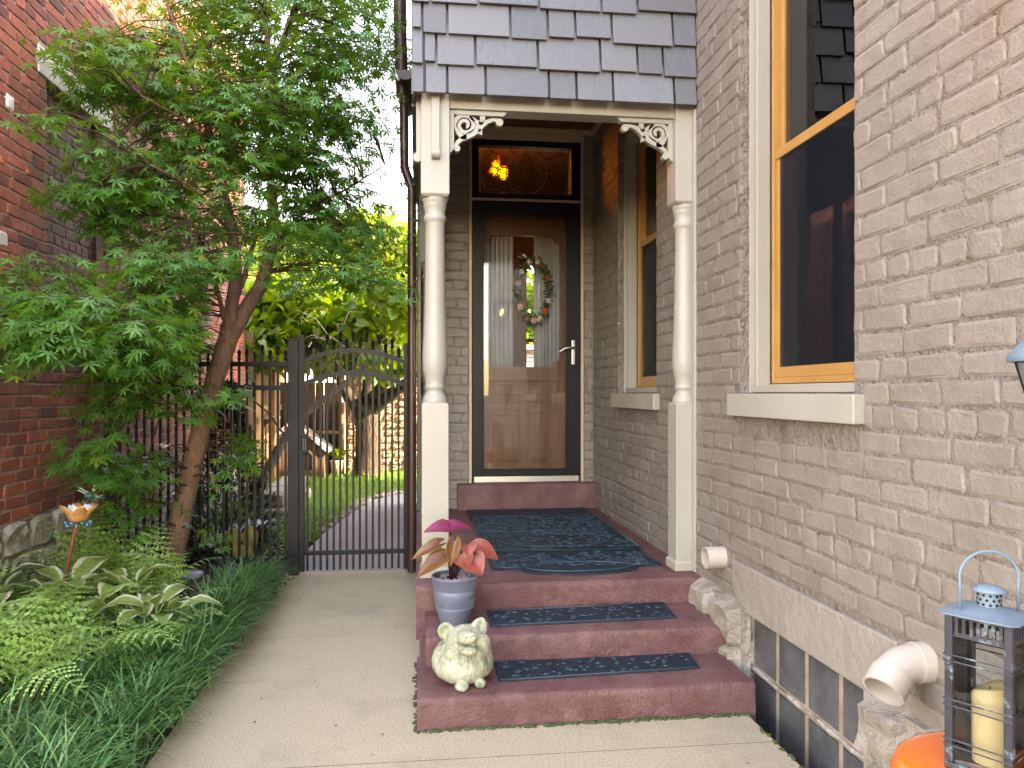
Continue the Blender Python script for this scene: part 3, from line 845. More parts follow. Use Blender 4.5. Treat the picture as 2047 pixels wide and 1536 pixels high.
# ================================================================== PORCH
porch = thing('porch', 'porch with cream turned posts, scroll brackets and a grey shingled apron', 'porch', (.65, 3.75, .357))
CXP, CYP = .088, 3.775
def block(m, cx, cy, hw, z0, z1, chb=0, cht=0):
    pr = []
    if chb: pr += [(hw - chb, z0), (hw, z0 + chb*1.1)]
    else: pr += [(hw, z0)]
    if cht: pr += [(hw, z1 - cht*1.1), (hw - cht, z1)]
    else: pr += [(hw, z1)]
    vs = []; fs = []
    for (h, z) in pr: vs += [(cx-h, cy-h, z), (cx+h, cy-h, z), (cx+h, cy+h, z), (cx-h, cy+h, z)]
    for i in range(len(pr)-1):
        for k in range(4): fs.append((i*4+k, i*4+(k+1) % 4, (i+1)*4+(k+1) % 4, (i+1)*4+k))
    fs += [(3, 2, 1, 0), tuple(len(pr)*4 - 4 + k for k in range(4))]
    m.add(vs, fs)
def turned_post(cx, cy, strip=True):
    m = MB(); hw = .0645
    block(m, cx, cy, hw, .395, 1.203, 0, .008)
    post = add('post', m, M['trim'], porch, bevel=.003)
    m = MB(); block(m, cx, cy, hw + .004, 2.20, 2.70, .012, 0); add('top_block', m, M['trim'], post, bevel=.003)
    m = MB(); block(m, cx, cy, hw + .0095, .359, .408, 0, .009); add('plinth', m, M['trim'], post, bevel=.002)
    px = .00243; prof = []
    for (y, h) in ((806,24.5),(803,25),(799,24.6),(795,23.2),(791,21),(788,19),(784,18),(780,17.8),(778,19.2),(775,20.2),(772,20.2),(769.5,19),(767,18.6),(755,20.4),(745,22.8),(733,24.6),(720,25.3),(705,25),(692,24.2),(660,22.8),(630,21.8),(600,21),(567,20.5),(500,19.6),(445,19.2),(442.5,20),(439,22.2),(435,22.8),(431,22.2),(428,20.6),(424,20.2),(417,21),(411,22.8),(409,23.4),(406,22.8),(404,23.6),(399,25.2),(395,25)):
        prof.append((h*px, EYE + (786 - y)*3.72/FPX))
    m = MB(); m.lathe(prof, (cx, cy, 0), 32); add('turned_shaft', m, M['trim'], post, smooth=True, angle=40)
    if strip:
        m = MB(); zs = 2.40
        m.box(cx - .018, cx + .020, cy - .092, cy - .0655, zs, 2.70)
        pol = [(.024*math.cos(rad(a)), .024*math.sin(rad(a))) for a in range(0, 360, 20)]
        m.prism(pol, lambda a, b: (cx - .019, cy - .083 + a, zs + b), lambda a, b: (cx + .021, cy - .083 + a, zs + b))
        m.box(cx - .092, cx - .0655, cy - .018, cy + .020, zs, 2.70)
        m.prism(pol, lambda a, b: (cx - .083 + a, cy - .019, zs + b), lambda a, b: (cx - .083 + a, cy + .021, zs + b))
        add('drop_strip', m, M['trim'], post, bevel=.002, fix=True)
    return post
turned_post(CXP, CYP)
turned_post(1.353, 3.765, False)
turned_post(.094, 5.70, False)
m = MB(); m.box(1.366, 1.3795, 3.66, 3.83, .36, 2.66)
add('wall_board', m, M['trim'], porch, bevel=.002)
m = MB(); m.box(.008, .03, 5.76, 5.88, .36, 3.3)
add('wall_board', m, M['trim'], porch, bevel=.002)
m = MB()
m.box(.02, 1.377, 3.722, 3.83, 2.632, 3.05)
m.box(.02, .15, 3.83, 5.885, 2.632, 3.05)
add('beam', m, M['trim'], porch, bevel=.003)
m = MB(); y = 3.835
for i in range(22):
    x0 = .152 + i*.0555
    m.box(x0, x0 + .0545, 3.835, 5.884, 3.30, 3.33)
add('ceiling', m, M['woodceil'], porch, bevel=.002)
m = MB()
m.box(.152, 1.376, 5.835, 5.884, 3.262, 3.2995); m.box(1.336, 1.3765, 3.835, 5.835, 3.262, 3.2995)
add('moulding', m, M['trimwarm'], porch, bevel=.006)
# scroll brackets
def bracket(xo, s):
    k = .000174; y0, y1 = 3.745, 3.775
    F0 = lambda a, b: (xo + s*a*k, y0, 2.632 - b*k); F1 = lambda a, b: (xo + s*a*k, y1, 2.632 - b*k)
    G0 = lambda a, b: (xo + s*a*k, y0 - .006, 2.632 - b*k); G1 = lambda a, b: (xo + s*a*k, y1 + .006, 2.632 - b*k)
    m = MB()
    m.prism([(0, 0), (140, 0), (140, 1090), (60, 1190), (0, 1240)], G0, G1)
    m.prism([(140, 0), (1640, 0), (1560, 110), (1480, 130), (140, 130)], G0, G1)
    br = add('bracket', m, M['trim'], porch, fix=True, bevel=.002)
    m = MB(); ox, oy = 410 - 270, 60
    T = lambda P: [(x - 270, y - 60) for x, y in P]
    sp = [(700 + (265 - 165*t) * math.cos(rad(125 - 560*t)), 460 - (265 - 165*t) * math.sin(rad(125 - 560*t)) * 1.0) for t in [i/44 for i in range(45)]]
    sp2 = []
    for i in range(61):
        t = i/60; r = 255*(1-t)**.9 + 55; a = rad(200 - 620*t)
        sp2.append((715 + r*math.cos(a), 465 - r*math.sin(a)))
    m.strip(T(sp2), [118 - 30*i/60 for i in range(61)], F0, F1)
    m.strip(T([(470, 560), (540, 700), (640, 800), (760, 800)]), [100, 120, 150, 160], F0, F1)
    m.strip(T([(450, 1130), (455, 1050), (500, 960), (600, 870), (750, 790), (930, 690), (1080, 570), (1200, 440), (1340, 340), (1500, 285), (1640, 290), (1720, 330)]), [110, 110, 110, 120, 150, 165, 175, 150, 115, 95, 95, 100], F0, F1)
    m.strip(T([(840, 215), (930, 280), (1040, 360), (1150, 385)]), [60, 100, 120, 110], F0, F1)
    m.strip(T([(1140, 430), (1180, 350), (1215, 250)]), [110, 130, 110], F0, F1)
    m.prism(T([(1080, 560), (1190, 560), (1200, 720), (1100, 700)]), F0, F1)
    for (x, y, r) in ((490, 1130, 88), (1690, 345, 105), (1210, 245, 80), (1060, 480, 55)):
        m.prism(T([(x + r*math.cos(rad(a)), y + r*math.sin(rad(a))) for a in range(0, 360, 20)]), lambda a, b: (xo + s*a*k, y0 - .001, 2.632 - b*k), lambda a, b: (xo + s*a*k, y1 + .001, 2.632 - b*k))
    add('scrollwork', m, M['trim'], br, fix=True)
bracket(CXP + .0685, 1)
bracket(1.353 - .0685, -1)
# shingled apron
xs = lambda us: [at(u, 200, Y=3.655).x for u in us]
R0 = xs([822, 849, 894, 970.6, 1097, 1152, 1225, 1347, 1393]); 
R1 = xs([822, 847, 872, 950, 1075, 1200, 1274, 1325, 1393])
R2 = xs([822, 844, 894, 1020, 1095, 1150, 1223, 1345, 1393])
R3 = xs([822, 860, 956, 1077, 1202, 1274, 1393])
rr = random.Random(31)
m = MB(); m.prism([(3.645, 2.70), (3.745, 2.70), (3.745, 4.3), (3.645, 4.3)], lambda a, b: (-.012, a + .05, b), lambda a, b: (1.377, a + .05, b))
add('apron_board', m, M['shingle'], porch)
def shingle_tile(x0, x1, zb, zt, y_b, y_t):
    m = MB(); g = .006; th = .019
    m.prism([(y_b, zb), (y_b + th, zb + .001), (y_t + th, zt), (y_t, zt)], lambda a, b: (x0 + g, a, b), lambda a, b: (x1 - g, a, b))
    add('shingle', m, M['shingle'], porch, bevel=.002, fix=True)
for r, Rw in enumerate((R0, R1, R2, R3, R1, R2, R0)):
    for i in range(len(Rw) - 1):
        st = 0 if r == 0 else rr.choice((0, .012, -.010, .004, .016))
        zb = 2.672 + r*.149 - st
        shingle_tile(Rw[i], Rw[i+1], zb, 2.672 + (r+1)*.149 + .05, 3.636 + (.003*r if r < 3 else .009) - rr.uniform(0, .004), 3.667 + (.003*r if r < 3 else .009))
m = MB()
for r in range(7):
    y = 3.665
    while y < 5.85:
        w = rr.uniform(.12, .24); m.prism([(y + .003, 2.672 + r*.149 - rr.choice((0, .012))), (min(y + w, 5.85), 2.672 + r*.149), (min(y+w, 5.85), 2.83 + r*.149), (y + .003, 2.83 + r*.149)], lambda a, b: (-.026, a, b), lambda a, b: (-.012, a, b)); y += w + .004
add('side_shingles', m, M['shingle'], porch, fix=True, kind='stuff')
m = MB(); m.box(-.012, .02, 3.70, 5.88, 2.69, 4.3); m.box(0.0, 1.377, 3.80, 5.88, 4.2, 4.3); add('side_board', m, M['shingle'], porch)
# ================================================================== RED BRICK HOUSE ON THE LEFT
XL = -2.1
lhouse = thing('red_brick_house', 'old red brick house with a rough stone base and a bricked up window', 'house', (XL, 6, 0))
fL = lambda u, v, d: (XL + d, u, v)
INF = (4.67, 5.50, 1.80, 3.04); LIN = (4.56, 5.60, 3.04, 3.205); SIL = (4.60, 5.56, 1.715, 1.80)
m = MB()
slab_with_holes(m, 2.2, 9.76, .56, 5.3, [INF], lambda u, v: (XL - .002, u, v), lambda u, v: (XL - .32, u, v))  # cut short and low out of view to let more sky light in
m.box(XL - .2, XL - .06, 4.6, 5.55, 1.75, 3.1); m.box(-5, XL - .32, 9.5, 9.76, -.2, 5.3); m.box(-5, XL - .32, 2.2, 9.5, 5.1, 5.3); m.box(-5, -4.7, 2.2, 9.5, -.2, 5.1); m.box(-4.7, XL - .32, 2.2, 2.4, -.2, 5.1)
add('wall', m, M['redmortar'], lhouse, fix=True)
m = MB(); m.prism([(2.2, -.2), (9.76, -.2), (9.76, .556), (2.2, .556)], lambda u, v: (XL - .004, u, v), lambda u, v: (XL - .3, u, v)); add('foundation', m, M['greystone'], lhouse, fix=True)
HIDE[:] = [(240, 560, 60, 560, 0), (820, 2047, 0, 1536, 5.95), (330, 480, 560, 900, 0)]
r1 = lay(2.21, 9.755, .575, 4.7, .0665, [INF, LIN, SIL], length=.20, joint=.0085, seed=5)
r2 = lay(4.672, 5.498, 1.803, 3.04, .0665, [], length=.185, joint=.011, seed=8)
lay_bricks(lhouse, [(r1, fL, False, M['redbrick'], dict(proud=.0035, warp=.004, soft=.005)), (r2, lambda u, v, d: (XL - .058 + d, u, v), False, M['purplebrick'], dict(proud=.003))])
m = MB(); m.box(XL - .2, XL + .010, LIN[0], LIN[1], LIN[2] + .003, LIN[3] - .003); add('lintel', m, M['palestone'], lhouse, bevel=.006)
m = MB(); m.box(XL - .2, XL + .035, SIL[0], SIL[1], SIL[2] + .003, SIL[3] - .003); add('sill', m, M['palestone'], lhouse, bevel=.006)
rr = random.Random(17); z = -.14; row = 0
while z < .55:
    h = rr.uniform(.10, .17)
    if z + h > .50: h = .572 - z
    y = 2.22 + rr.uniform(0, .06)
    while y < 9.7:
        L = rr.uniform(.12, .34)
        zz = Vector(fL(0, 0, 0))
        vs, fs = stone_mesh(L + .05, h + .045, .036, rr, lambda a, b, q: Vector(fL(a, b, q)) - zz, False)
        me = MB().add(vs, fs).mesh('stone', M['greystone'], smooth=False)
        o = bpy.data.objects.new('stone', me); place(o, lhouse); o.location = (XL - .004, y + L/2, z + h/2 + rr.uniform(-.008, .008))
        y += L + .006
    z += h + .003

for (u, v, w_, h_, mm) in ((20, 205, .10, .10, 'palestone'), (56, 343, .05, .05, 'orangebrick'), (6, 478, .12, .09, 'palestone'), (4, 320, .05, .05, 'orangebrick'), (88, 247, .03, .10, 'palestone'), (14, 730, .07, .09, 'palestone')):
    p = at(u, v, X=XL + .004); zz = Vector(fL(0, 0, 0)); vs, fs = stone_mesh(w_, h_, .006, rr, lambda a, b, q: Vector(fL(a, b, q)) - zz, False)
    o = bpy.data.objects.new('wall_patch', MB().add(vs, fs).mesh('wall_patch', M[mm])); place(o, lhouse); o.location = p
# ================================================================== IRON FENCE AND GATE
YG = 5.42
def spear(m, x, y, zt):
    m.lathe([(.0085, zt - .075), (.013, zt - .07), (.0135, zt - .062), (.0085, zt - .055), (.012, zt - .035), (.0145, zt - .022), (.009, zt - .008), (.0, zt)], (x, y, 0), 8)
fence = thing('iron_fence', 'black iron picket fence from the red brick wall to the gate post', 'fence', (-1.45, YG, 0))
X0, X1 = -2.035, -.842
for (x, w, zt) in ((X0, .066, 1.63), (X1, .072, 1.625)):
    m = MB(); m.box(x - w/2, x + w/2, YG - w/2, YG + w/2, -.05, zt - .0125)
    po_ = add('post', m, M['iron'], fence, bevel=.003); m = MB(); m.box(x - w/2 - .004, x + w/2 + .004, YG - w/2 - .004, YG + w/2 + .004, zt - .012, zt); add('cap', m, M['iron'], po_)
for z in (1.447, 1.287, .108):
    m = MB(); m.box(X0 + .033, X1 - .036, YG - .016, YG + .016, z - .016, z + .016); add('rail', m, M['iron'], fence, bevel=.002)
n = 22
for i in range(n):
    x = X0 + .06 + (X1 - X0 - .115)*i/(n-1); zt = 1.585 if i % 2 == 0 else 1.55
    m = MB(); m.box(x - .008, x + .008, YG - .0079, YG + .0079, .03, zt - .06); spear(m, x, YG, zt)
    add('picket', m, M['iron'], fence)
gate = thing('iron_gate', 'black iron garden gate with an arched top and spear finials', 'gate', (-.44, YG, 0))
GX0, GX1 = -.795, -.078
for (x, w, zt) in ((GX0, .05, 1.65), (GX1, .03, 1.60)):
    m = MB(); m.box(x - w/2, x + w/2, YG - .02, YG + .02, .02, zt); add('stile', m, M['iron'], gate, bevel=.003)
def archz(x, e, pk):
    t = (x - GX0) / (GX1 - GX0) * 2 - 1
    return e + (pk - e) * (1 - t*t)
for (e, pk) in ((1.462, 1.548), (1.302, 1.392)):
    m = MB(); pts = [(GX0 + .02 + (GX1 - GX0 - .03)*i/24, archz(GX0 + .02 + (GX1 - GX0 - .03)*i/24, e, pk)) for i in range(25)]
    m.strip(pts, .030, lambda a, b: (a, YG - .015, b), lambda a, b: (a, YG + .015, b)); add('arched_rail', m, M['iron'], gate, fix=True)
m = MB(); m.box(GX0 + .025, GX1 - .015, YG - .015, YG + .015, .13, .16); add('rail', m, M['iron'], gate, bevel=.002)
xs_ = [-.795 + .0445*(i) for i in range(1, 16)]
for i, x in enumerate(xs_):
    zt = archz(x, 1.462, 1.548) + (.135 if i % 2 else .085)
    m = MB(); m.box(x - .0078, x + .0078, YG - .0077, YG + .0077, .025, zt - .06); spear(m, x, YG, zt); add('picket', m, M['iron'], gate)
key = thing('keypad_lock', 'black keypad lock with two rows of pale buttons on the gate stile', 'lock', (-.762, YG - .035, .83))
m = MB(); c = (-.765, YG - .034, .895)
m.prism([(c[0] + .024*(1 if abs(a) < 90 else -1)*0 + .024*math.cos(rad(a)), c[2] + (.045 if 0 <= a % 360 < 180 else -.045) + .024*math.sin(rad(a))) for a in range(0, 360, 20)], lambda a, b: (a, YG - .048, b), lambda a, b: (a, YG - .0205, b))
add('case', m, M['black'], key, bevel=.004, fix=True)
for i in range(2):
    for j in range(7):
        m = MB(); m.ball((c[0] - .007 + .014*i, YG - .0485, c[2] + .035 - .0115*j), .0042, 6, 4); add('button', m, M['steel'], key, smooth=True)
m = MB(); m.tube([(c[0], YG - .048, c[2] - .052), (c[0], YG - .066, c[2] - .052)], .009, 10); add('knob', m, M['black'], key)
kb = thing('key_lockbox', 'small grey key lockbox hanging by its shackle on the fence rail', 'lockbox', (-1.16, YG - .03, 1.2))
kc = at(497, 781, Y=YG - .03)
m = MB(); mt = Matrix.Rotation(rad(8), 3, 'Y')
m.obox(kc, (.072, .034, .085), mt); add('case', m, M['black'], kb, bevel=.006)
m = MB(); m.obox(kc + Vector((.001, -.0185, -.004)), (.056, .004, .066), mt); add('face', m, M['slate'], kb, bevel=.003)
m = MB(); m.obox(kc + Vector((.004, -.021, .016)), (.042, .003, .016), mt); m.obox(kc + Vector((-.001, -.021, -.018)), (.040, .002, .006), mt); add('shutter', m, M['black'], kb)
m = MB(); m.tube([kc + mt @ Vector(p) for p in ((-.02, 0, .04), (-.02, 0, .068), (-.013, 0, .082), (0, 0, .088), (.013, 0, .082), (.02, 0, .068), (.02, 0, .04))], .005, 8); add('shackle', m, M['black'], kb, smooth=True)

# ================================================================== PIPES
dsp = thing('downspout', 'brown downspout at the left edge of the porch beside the gate', 'downspout', (-.036, 5.33, 0))
yd = 5.33
P = lambda u, v: at(u, v, Y=yd)
m = MB(); m.tube([P(823.5, 1143), P(823.5, 385), P(822, 372), P(813, 348), P(808.5, 335), P(807.5, 190)], .0315, 14)
add('pipe', m, M['brown'], dsp, smooth=True, angle=40)
m = MB(); m.tube([P(804, 192), P(803, 150), P(800, 60), P(798, -120)], [.043, .045, .045, .045], 14); add('upper_pipe', m, M['brown'], dsp, smooth=True, angle=40)
for v in (749, 1023, 440, 640):
    m = MB(); q = P(823.5, v); m.lathe([(.0335, -.006), (.0345, -.004), (.0345, .004), (.0335, .006)], q, 14); m.box(q.x, q.x + .06, q.y + .02, q.y + .03, q.z - .006, q.z + .006); add('strap', m, M['brown'], dsp)
gut = thing('roof_gutter', 'dark gutter along the side of the porch roof above the downspout', 'gutter', (-.07, 4.6, 3.3))
m = MB(); prof = [(-.075 + .062*math.cos(rad(a)), 3.42 + .062*math.sin(rad(a))) for a in range(180, 361, 20)] + [(-.018, 3.42), (-.018 , 3.425), (-.14, 3.425)]
m.prism(prof, lambda a, b: (a - .005, 5.2, b), lambda a, b: (a - .005, 5.9, b)); add('trough', m, M['brown'], gut, fix=True)

def hollow(m, pts, r, t, n=20):
    """a hollow pipe along a line, open at its far end"""
    k = len(pts); rs = r if isinstance(r, list) else [r]*k
    m.tube(pts, rs, n, cap=False)
    b = MB(); b.tube(pts, [q - t for q in rs], n, cap=False); b.f = [tuple(reversed(f)) for f in b.f]
    base = len(m.v); m.add(b.v, b.f)
    for i in range(n):
        j = (i+1) % n; e = (k-1)*n
        m.f.append((e + i, e + j, base + e + j, base + e + i))
pst = thing('drain_pipe', 'short straight cream drain pipe poking out beside the right porch post', 'pipe', (1.34, 3.33, .505))
m = MB(); hollow(m, [(1.40, 3.325, .507), (1.292, 3.325, .505)], .049, .006); add('pipe', m, M['pvc'], pst, smooth=True, angle=40)
pel = thing('drain_elbow', 'cream drain pipe elbow bending down over the basement window lintel', 'pipe', (1.3, 1.93, .5))
m = MB(); pts = [Vector((1.41, 1.935, .515))]
for i in range(9):
    a = rad(45*i/8); pts.append(Vector((1.345 - .11*math.sin(a), 1.935 - .11*.5*(1 - math.cos(a)), .515 - .11*.866*(1 - math.cos(a)))))
pts.append(pts[-1] + Vector((-.7071, -.3535, -.612))*.012)
m.tube(pts[:-1], .050, 22, cap=False); add('bend', m, M['pvc'], pel, smooth=True)
m = MB(); e = pts[-2]; d = Vector((-.7071, -.3535, -.612)); hollow(m, [e - d*.004, e + d*.052], .0545, .006, 22); add('socket', m, M['pvc'], pel, smooth=True, angle=40)
m = MB(); m.tube([(1.41, 1.935, .515), (1.345, 1.935, .515)], .0545, 22); add('collar', m, M['pvc'], pel, smooth=True, angle=40)

# wall lantern just out of the frame, seen mirrored in the storm door
def hood_lantern(name, label, x, y, z, sc, arm=True, wall=True):
    t = thing(name, label, 'lantern', (x, y, z - .3*sc))
    m = MB(); m.lathe([(.155*sc, z), (.158*sc, z + .012*sc), (.15*sc, z + .03*sc), (.10*sc, z + .085*sc), (.05*sc, z + .105*sc), (.03*sc, z + .14*sc), (0, z + .15*sc)], (x, y, 0), 28); add('hood', m, M['bluemetal'], t, smooth=True, angle=40)
    m = MB(); m.lathe([(.05*sc, z - .29*sc), (.125*sc, z - .002)], (x, y, 0), 8, cap=False); add('pane', m, M['lglass'] if wall else M['slate'], t)
    m = MB()
    for k in range(8):
        a = 2*math.pi*k/8; m.tube([(x + .05*sc*math.cos(a), y + .05*sc*math.sin(a), z - .29*sc), (x + .126*sc*math.cos(a), y + .126*sc*math.sin(a), z)], .006*sc, 6)
    m.lathe([(.0, z - .36*sc), (.02*sc, z - .34*sc), (.055*sc, z - .30*sc), (.055*sc, z - .285*sc)], (x, y, 0), 12)
    add('cage', m, M['iron'], t)
    if wall: m = MB(); m.ball((x, y, z - .10*sc), (.02*sc, .02*sc, .035*sc), 8, 6); add('bulb', m, M['glow'], t, smooth=True)
    m = MB()
    m.tube([(x, y, z + .14*sc), (x, y, z + .22*sc), (x + .04*sc, y, z + .27*sc), (x + .11*sc, y, z + .25*sc), (1.379, y, z + .1*sc)], .012*sc, 8); m.lathe([(.05, 0), (.05, .014)], (1.379, y, z + .1*sc), 16, rotm((-1, 0, 0))); add('arm', m, M['iron'], t, smooth=True)
hood_lantern('wall_lantern', 'wall lantern with a blue grey hood mirrored in the door glass', 1.17, 1.342, 2.47, 1.0)
hood_lantern('garden_lantern', 'tapered lantern with a blue grey hood cut off by the right edge of the photo', 1.245, 1.352, 1.312, .56, wall=False)

# ================================================================== MATS
def cut_mat(name, label, outline, z, th, holes_n, seed, ribs):
    t = thing(name, label, 'door mat', (sum(p[0] for p in outline)/len(outline), sum(p[1] for p in outline)/len(outline), z))
    m = MB(); m.prism(outline, lambda a, b: (a, b, z), lambda a, b: (a, b, z + th)); add('sheet', m, M['mat'], t, fix=True, bevel=.002)
    return t
def curls(t, x0, x1, y0, y1, z, n, seed, r=(.012, .035), w=.004):
    """raised rubber scrolls"""
    q = random.Random(seed); m = MB()
    for i in range(n):
        cx, cy = q.uniform(x0, x1), q.uniform(y0, y1); ra = q.uniform(*r); a0 = q.uniform(0, 6.28); s = q.choice((-1, 1)); pts = []
        for k in range(11):
            u = k/10; rr_ = ra*(1 - .75*u)
            px, py = cx + rr_*math.cos(a0 + s*u*7.5), cy + rr_*math.sin(a0 + s*u*7.5)
            pts.append((min(max(px, x0), x1), min(max(py, y0), y1), z))
        m.tube(pts, w, 4, cap=False)
    add('relief', m, M['matrelief'], t, smooth=True, kind='stuff')
zp = .3585
out = [(.375, 4.45), (.375, 3.835), (.40, 3.815), (.435, 3.83), (.50, 3.815), (.535, 3.80)]
for i in range(21):
    a = rad(180 + 180*i/20); out.append((.818 + .30*math.cos(a), 3.80 + .125*math.sin(a)*1.0))
out += [(1.10, 3.80), (1.14, 3.815), (1.20, 3.83), (1.235, 3.815), (1.258, 3.835), (1.258, 4.45)]
mt1 = cut_mat('scalloped_mat', 'dark rubber doormat with a rounded scalloped front edge', out, zp, .008, 0, 1, 0)
curls(mt1, .40, 1.235, 3.85, 4.19, zp + .008, 120, 5); 
m = MB(); m.tube([(.818 + .27*math.cos(rad(a)), 3.83 + .105*math.sin(rad(a)), zp + .009) for a in range(0, 361, 10)], .005, 5); m.tube([(.395, 4.4, zp+.009), (.395, 3.845, zp + .009), (.55, 3.835, zp + .009)], .005, 5); m.tube([(1.24, 4.4, zp + .009), (1.24, 3.845, zp + .009), (1.09, 3.835, zp + .009)], .005, 5)
add('rim', m, M['matrelief'], mt1, smooth=True)
mt2 = cut_mat('long_mat', 'long dark rubber mat lying in front of the door over the scalloped one', [(.372, 4.215), (1.262, 4.215), (1.27, 5.74), (.372, 5.72)], zp + .009, .008, 0, 2, 0)
curls(mt2, .40, 1.24, 4.25, 4.78, zp + .017, 150, 8); curls(mt2, .40, 1.24, 4.80, 5.38, zp + .018, 170, 9, (.015, .05), .006)
m = MB()
for (y) in (4.785, 5.395): m.tube([(.38, y, zp + .018), (1.255, y, zp + .018)], .004, 5)
m.tube([(.38, 5.71, zp + .018), (.38, 4.223, zp + .018), (1.255, 4.223, zp + .018), (1.262, 5.73, zp + .018)], .005, 5); m.tube([(.818 + .33*math.cos(rad(a)), 4.5 + .2*math.sin(rad(a)), zp + .018) for a in range(0, 361, 10)], .004, 5)
add('rim', m, M['matrelief'], mt2, smooth=True)
def tread(label, px, z, seed):
    c = [at(u, v, Z=z) for u, v in px]; A, B, C, D = [Vector((p.x, p.y)) for p in c]      # back left, back right, front right, front left
    t = thing('step_mat', label, 'step mat', ((A + B + C + D)/4).to_3d() + Vector((0, 0, z)), 'rubber mats on the two lower steps')
    q = random.Random(seed); nx, ny = 34, 9
    W = lambda i, j: A.lerp(B, i/nx).lerp(D.lerp(C, i/nx), j/ny)
    holes = set()
    for cx, cy in ((5, 4), (7, 3), (7, 6), (14, 3), (14, 6), (19, 5), (21, 4), (21, 6), (28, 3), (30, 5), (32, 4), (11, 7), (25, 7), (3, 6)):
        if q.random() < .7: holes.add((cx, cy))
    vs = [(*W(i, j), z + .007) for j in range(ny+1) for i in range(nx+1)] + [(*W(i, j), z + .0005) for j in range(ny+1) for i in range(nx+1)]
    N_ = (nx+1)*(ny+1); fs = []; solid = lambda i, j: 0 <= i < nx and 0 <= j < ny and (i, j) not in holes
    for j in range(ny):
        for i in range(nx):
            if not solid(i, j): continue
            a, b, c2, d = j*(nx+1)+i, j*(nx+1)+i+1, (j+1)*(nx+1)+i+1, (j+1)*(nx+1)+i
            fs += [(a, b, c2, d), (a+N_, d+N_, c2+N_, b+N_)]
            for (di, dj, p, r) in ((0, -1, a, b), (1, 0, b, c2), (0, 1, c2, d), (-1, 0, d, a)):
                if not solid(i+di, j+dj): fs.append((p, r, r+N_, p+N_))
    add('sheet', MB().add(vs, fs), M['mat'], t, fix=True)
    q2 = MB()
    for k in range(58):
        i, j = q.uniform(1.2, nx - 1.2), q.uniform(1, ny - 1); p = W(i, j); ra = q.uniform(.008, .020); a0 = q.uniform(0, 6); s = q.choice((-1, 1))
        q2.tube([(p.x + ra*(1 - .8*u/8)*math.cos(a0 + s*u), p.y + ra*.6*(1 - .8*u/8)*math.sin(a0 + s*u), z + .0075) for u in range(9)], .0035, 4, cap=False)
    e = [W(.4, .3), W(nx - .4, .3), W(nx - .4, ny - .3), W(.4, ny - .3), W(.4, .3)]
    q2.tube([(*p, z + .007) for p in e], .003, 4)
    add('relief', q2, M['matrelief'], t, smooth=True, kind='stuff')
tread('dark rubber mat on the lowest step', ((987, 1326), (1372, 1301), (1400, 1338), (997, 1365)), .1225, 4)
tread('dark rubber mat on the middle step', ((973, 1224), (1326, 1207), (1353, 1237), (981, 1255)), .2385, 6)

# ================================================================== POT WITH CALADIUM
pc = at(911, 1253, Z=.24); pc = Vector((pc.x, 3.40, .239))
pot = thing('flower_pot', 'slate blue ribbed plastic flower pot on the middle step', 'flower pot', pc)
m = MB(); m.lathe([(.066, 0), (.070, .004), (.082, .06), (.0835, .063), (.0835, .068), (.082, .07), (.091, .118), (.0925, .121), (.0925, .141), (.091, .144), (.100, .193), (.103, .196), (.103, .204), (.099, .206), (.096, .204), (.092, .17)], pc, 40, cap=False); m.lathe([(0, .002), (.066, 0)], pc, 40, cap=False)
add('wall', m, M['pot'], pot, smooth=True, angle=35)
m = MB(); 
for k in range(72):
    a = 2*math.pi*k/72; d = Vector((math.cos(a), math.sin(a), 0)); m.tube([pc + d*.0925 + Vector((0, 0, .147)), pc + d*.1012 + Vector((0, 0, .192))], .0012, 4)
    if k % 1 == 0:
        for s in (1, -1): m.tube([pc + Vector((math.cos(a + s*t*.10), math.sin(a + s*t*.10), 0))*(.0838 + .0017*t) + Vector((0, 0, .072 + .0092*t)) for t in range(5)], .0009, 3, cap=False)
add('ribs', m, M['pot'], pot, kind='stuff')
m = MB(); m.lathe([(0, .188), (.05, .187), (.095, .182)], pc, 24, cap=False); add('soil', m, M['soil'], pot)
m = MB(); q = random.Random(2)
for k in range(150):
    a, r = q.uniform(0, 6.28), .085*math.sqrt(q.random()); m.ball(pc + Vector((r*math.cos(a), r*math.sin(a), .189)), q.uniform(.003, .006), 5, 3)
add('bark_bits', m, M['pebble'], pot, kind='stuff')
def caladium_leaf(L, W, fold, curl):
    """heart shaped blade: root lobes behind the stalk, tip ahead; y is the midrib"""
    prof = [(-.28, .30, .06), (-.20, .62, .16), (-.08, .80, .0), (.05, .90, 0), (.2, .96, 0), (.4, .86, 0), (.6, .64, 0), (.8, .36, 0), (.93, .14, 0), (1, .01, 0)]
    vs = []; n = 9
    for (t, w, inn) in prof:
        for i in range(n):
            s = i/(n-1)*2 - 1
            x = s*w*W
            if t < 0: x = math.copysign((inn + (w-inn)*abs(s))*W, s) if abs(s) > .01 else 0
            tt = t if not (t < 0 and abs(s) < .3) else t*abs(s)/.3*.4
            z = abs(s)**1.3*w*W*fold - curl*max(tt, 0)**2*L - .25*curl*L*(tt < 0)*abs(tt) + .018*L*math.sin(s*9)*math.sin(t*7)
            vs.append((x, tt*L, z))
    fs = []
    for j in range(len(prof)-1):
        for i in range(n-1): fs.append((j*n+i, j*n+i+1, (j+1)*n+i+1, (j+1)*n+i))
    return vs, fs
